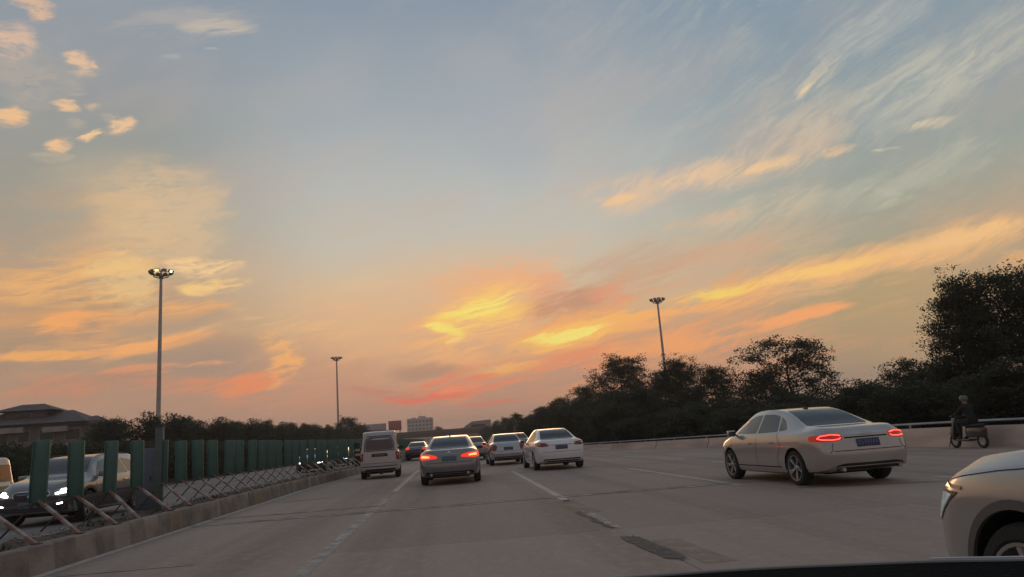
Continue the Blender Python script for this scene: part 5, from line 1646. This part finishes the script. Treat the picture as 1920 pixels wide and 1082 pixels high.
# clothing laid over the body
def over(name, test, m, off=.012):
    bm = bmesh.new(); bm.from_mesh(body.data)
    bmesh.ops.delete(bm, geom=[f for f in bm.faces if not test(f.calc_center_median())], context='FACES')
    bm.normal_update()
    for v in bm.verts: v.co += v.normal * off
    return link(name, bm, m, pe, ang=80)
over('jacket', lambda c: c.z > .90 and c.z < 1.44 and not (c.y > .27 and abs(c.x) > .18) and not (c.y > .0 and c.z < .96), m_cl)
over('trousers', lambda c: c.z < .93 and c.z > .40 and not (c.z > .92 and c.y > .2), m_tr, .010)
over('shoe', lambda c: c.z <= .41, M_['black'], .010)
for s in (-1, 1):
    for k in range(5):
        x0 = s * (.225 + .016 * k) if k < 4 else s * .225
        if k < 4: ns = [(x0, .355, 1.075, .009), (x0, .385, 1.068, .009), (x0, .392, 1.045, .008), (x0, .372, 1.028, .007)]
        else: ns = [(x0 - s * .005, .335, 1.06, .010), (x0 - s * .012, .352, 1.04, .009), (x0 - s * .006, .372, 1.034, .008)]
        skinned('thumb' if k == 4 else 'finger', ns, [(i, i + 1) for i in range(len(ns) - 1)], m_sk, pe, 1)
bm = NB(); add_lathe(bm, [(0, .135), (.06, .125), (.105, .085), (.122, .03), (.122, -.03), (.112, -.05), (.105, -.045)], 22, Matrix.Translation((0, -.085, 1.60)) @ Matrix.Diagonal((1, 1.12, 1, 1)))
link('helmet', bm, mat('grey_helmet', (.12, .12, .12), .35), pe)
bm = NB()
for s in (-1, 1): bmesh.ops.create_uvsphere(bm, u_segments=8, v_segments=6, radius=.012, matrix=Matrix.Translation((s * .034, .012, 1.565)))
link('eye', bm, M_['seam'], pe)
bm = NB(); bmesh.ops.create_cone(bm, cap_ends=True, segments=8, radius1=.018, radius2=.006, depth=.045, matrix=Matrix.Translation((0, .022, 1.54))); link('nose', bm, m_sk, pe)
bm = NB(); add_box(bm, (0, .012, 1.505), (.045, .012, .010), bev=.004); link('mouth', bm, mat('lips', (.25, .09, .08), .5), pe)

# ------------------------------------------------------------------ dashboard of the car we ride in
db = empty('dashboard', (0.15, 0.85, 1.0), 0, 'black car dashboard edge with a thin pale line at the bottom right', 'dashboard')
FE = [(-1.0, 0.9660000000000001), (-0.5, 1.066), (0.071, 1.086), (0.247, 1.071), (0.393, 1.055), (0.529, 1.021), (0.625, 0.994), (0.721, 0.953), (1.1, 0.853)]
def fe(x): return pv(FE, x)
m_dash = mat('dash_vinyl', (0.006, 0.006, 0.006), .9, spec=.1, bump=.4, bscale=220)
bm = NB(); prev = None
xs = [-.95 + .05 * k for k in range(41)]
for x in xs:
    f = fe(x); e = min(1, max(0, (abs(x - .05) - .8) / .2))
    prof = [(f - .004, 1.09), (f - .012, 1.098), (f - .05, 1.092 - .01 * e), (f - .25, 1.06), (f - .45, 1.02 - .03 * e), (f - .55, .93), (f - .53, .75), (f - .1, .75), (f - .004, .95)]
    cur = [bm.verts.new((x - .15, y - .85, z - 1.0)) for y, z in prof]
    if prev:
        for i in range(len(cur)): bm.faces.new((prev[i], prev[(i + 1) % len(cur)], cur[(i + 1) % len(cur)], cur[i]))
    else: bm.faces.new(cur[::-1])
    prev = cur
bm.faces.new(prev)
bmesh.ops.recalc_face_normals(bm, faces=bm.faces)
link('dash_top', bm, m_dash, db, ang=40)
def tube(name, z, r0, m, x0, x1, dy=0.0):
    bm = NB(); n = 30
    pts = [(x0 + (x1 - x0) * k / n - .15, fe(x0 + (x1 - x0) * k / n) + dy - .85, z - 1.0) for k in range(n + 1)]
    for a, b in zip(pts, pts[1:]): add_bar(bm, a, b, r0, n=6)
    return link(name, bm, m, db)
tube('pale_line', 1.0985, .0022, mat('pale_line_mat', (.30, .29, .28), .4), .20, 1.05, -.004)  # thin pale line along the front edge of the dash
tube('bright_line', 1.1012, .0018, mat('bright_line_mat', (.6, .6, .6), .3, .5), .62, 1.05, -.002)  # shorter, brighter line just above it

# ------------------------------------------------------------------ dusk haze over the whole place
bm = NB()
add_box(bm, (0, 395, 12.9), (1610, 1210, 27.9))
m_haze = bpy.data.materials.new('haze')
m_haze.use_nodes = True
nt = m_haze.node_tree
nt.nodes.clear()
hv = nt.nodes.new('ShaderNodeVolumePrincipled')
hv.inputs['Color'].default_value = (0.95, 0.86, 0.78, 1)
hv.inputs['Density'].default_value = 0.0008
hv.inputs['Anisotropy'].default_value = 0.3
ho = nt.nodes.new('ShaderNodeOutputMaterial')
nt.links.new(hv.outputs[0], ho.inputs['Volume'])
tag(link('haze', bm, m_haze, flat=True), kind='stuff')
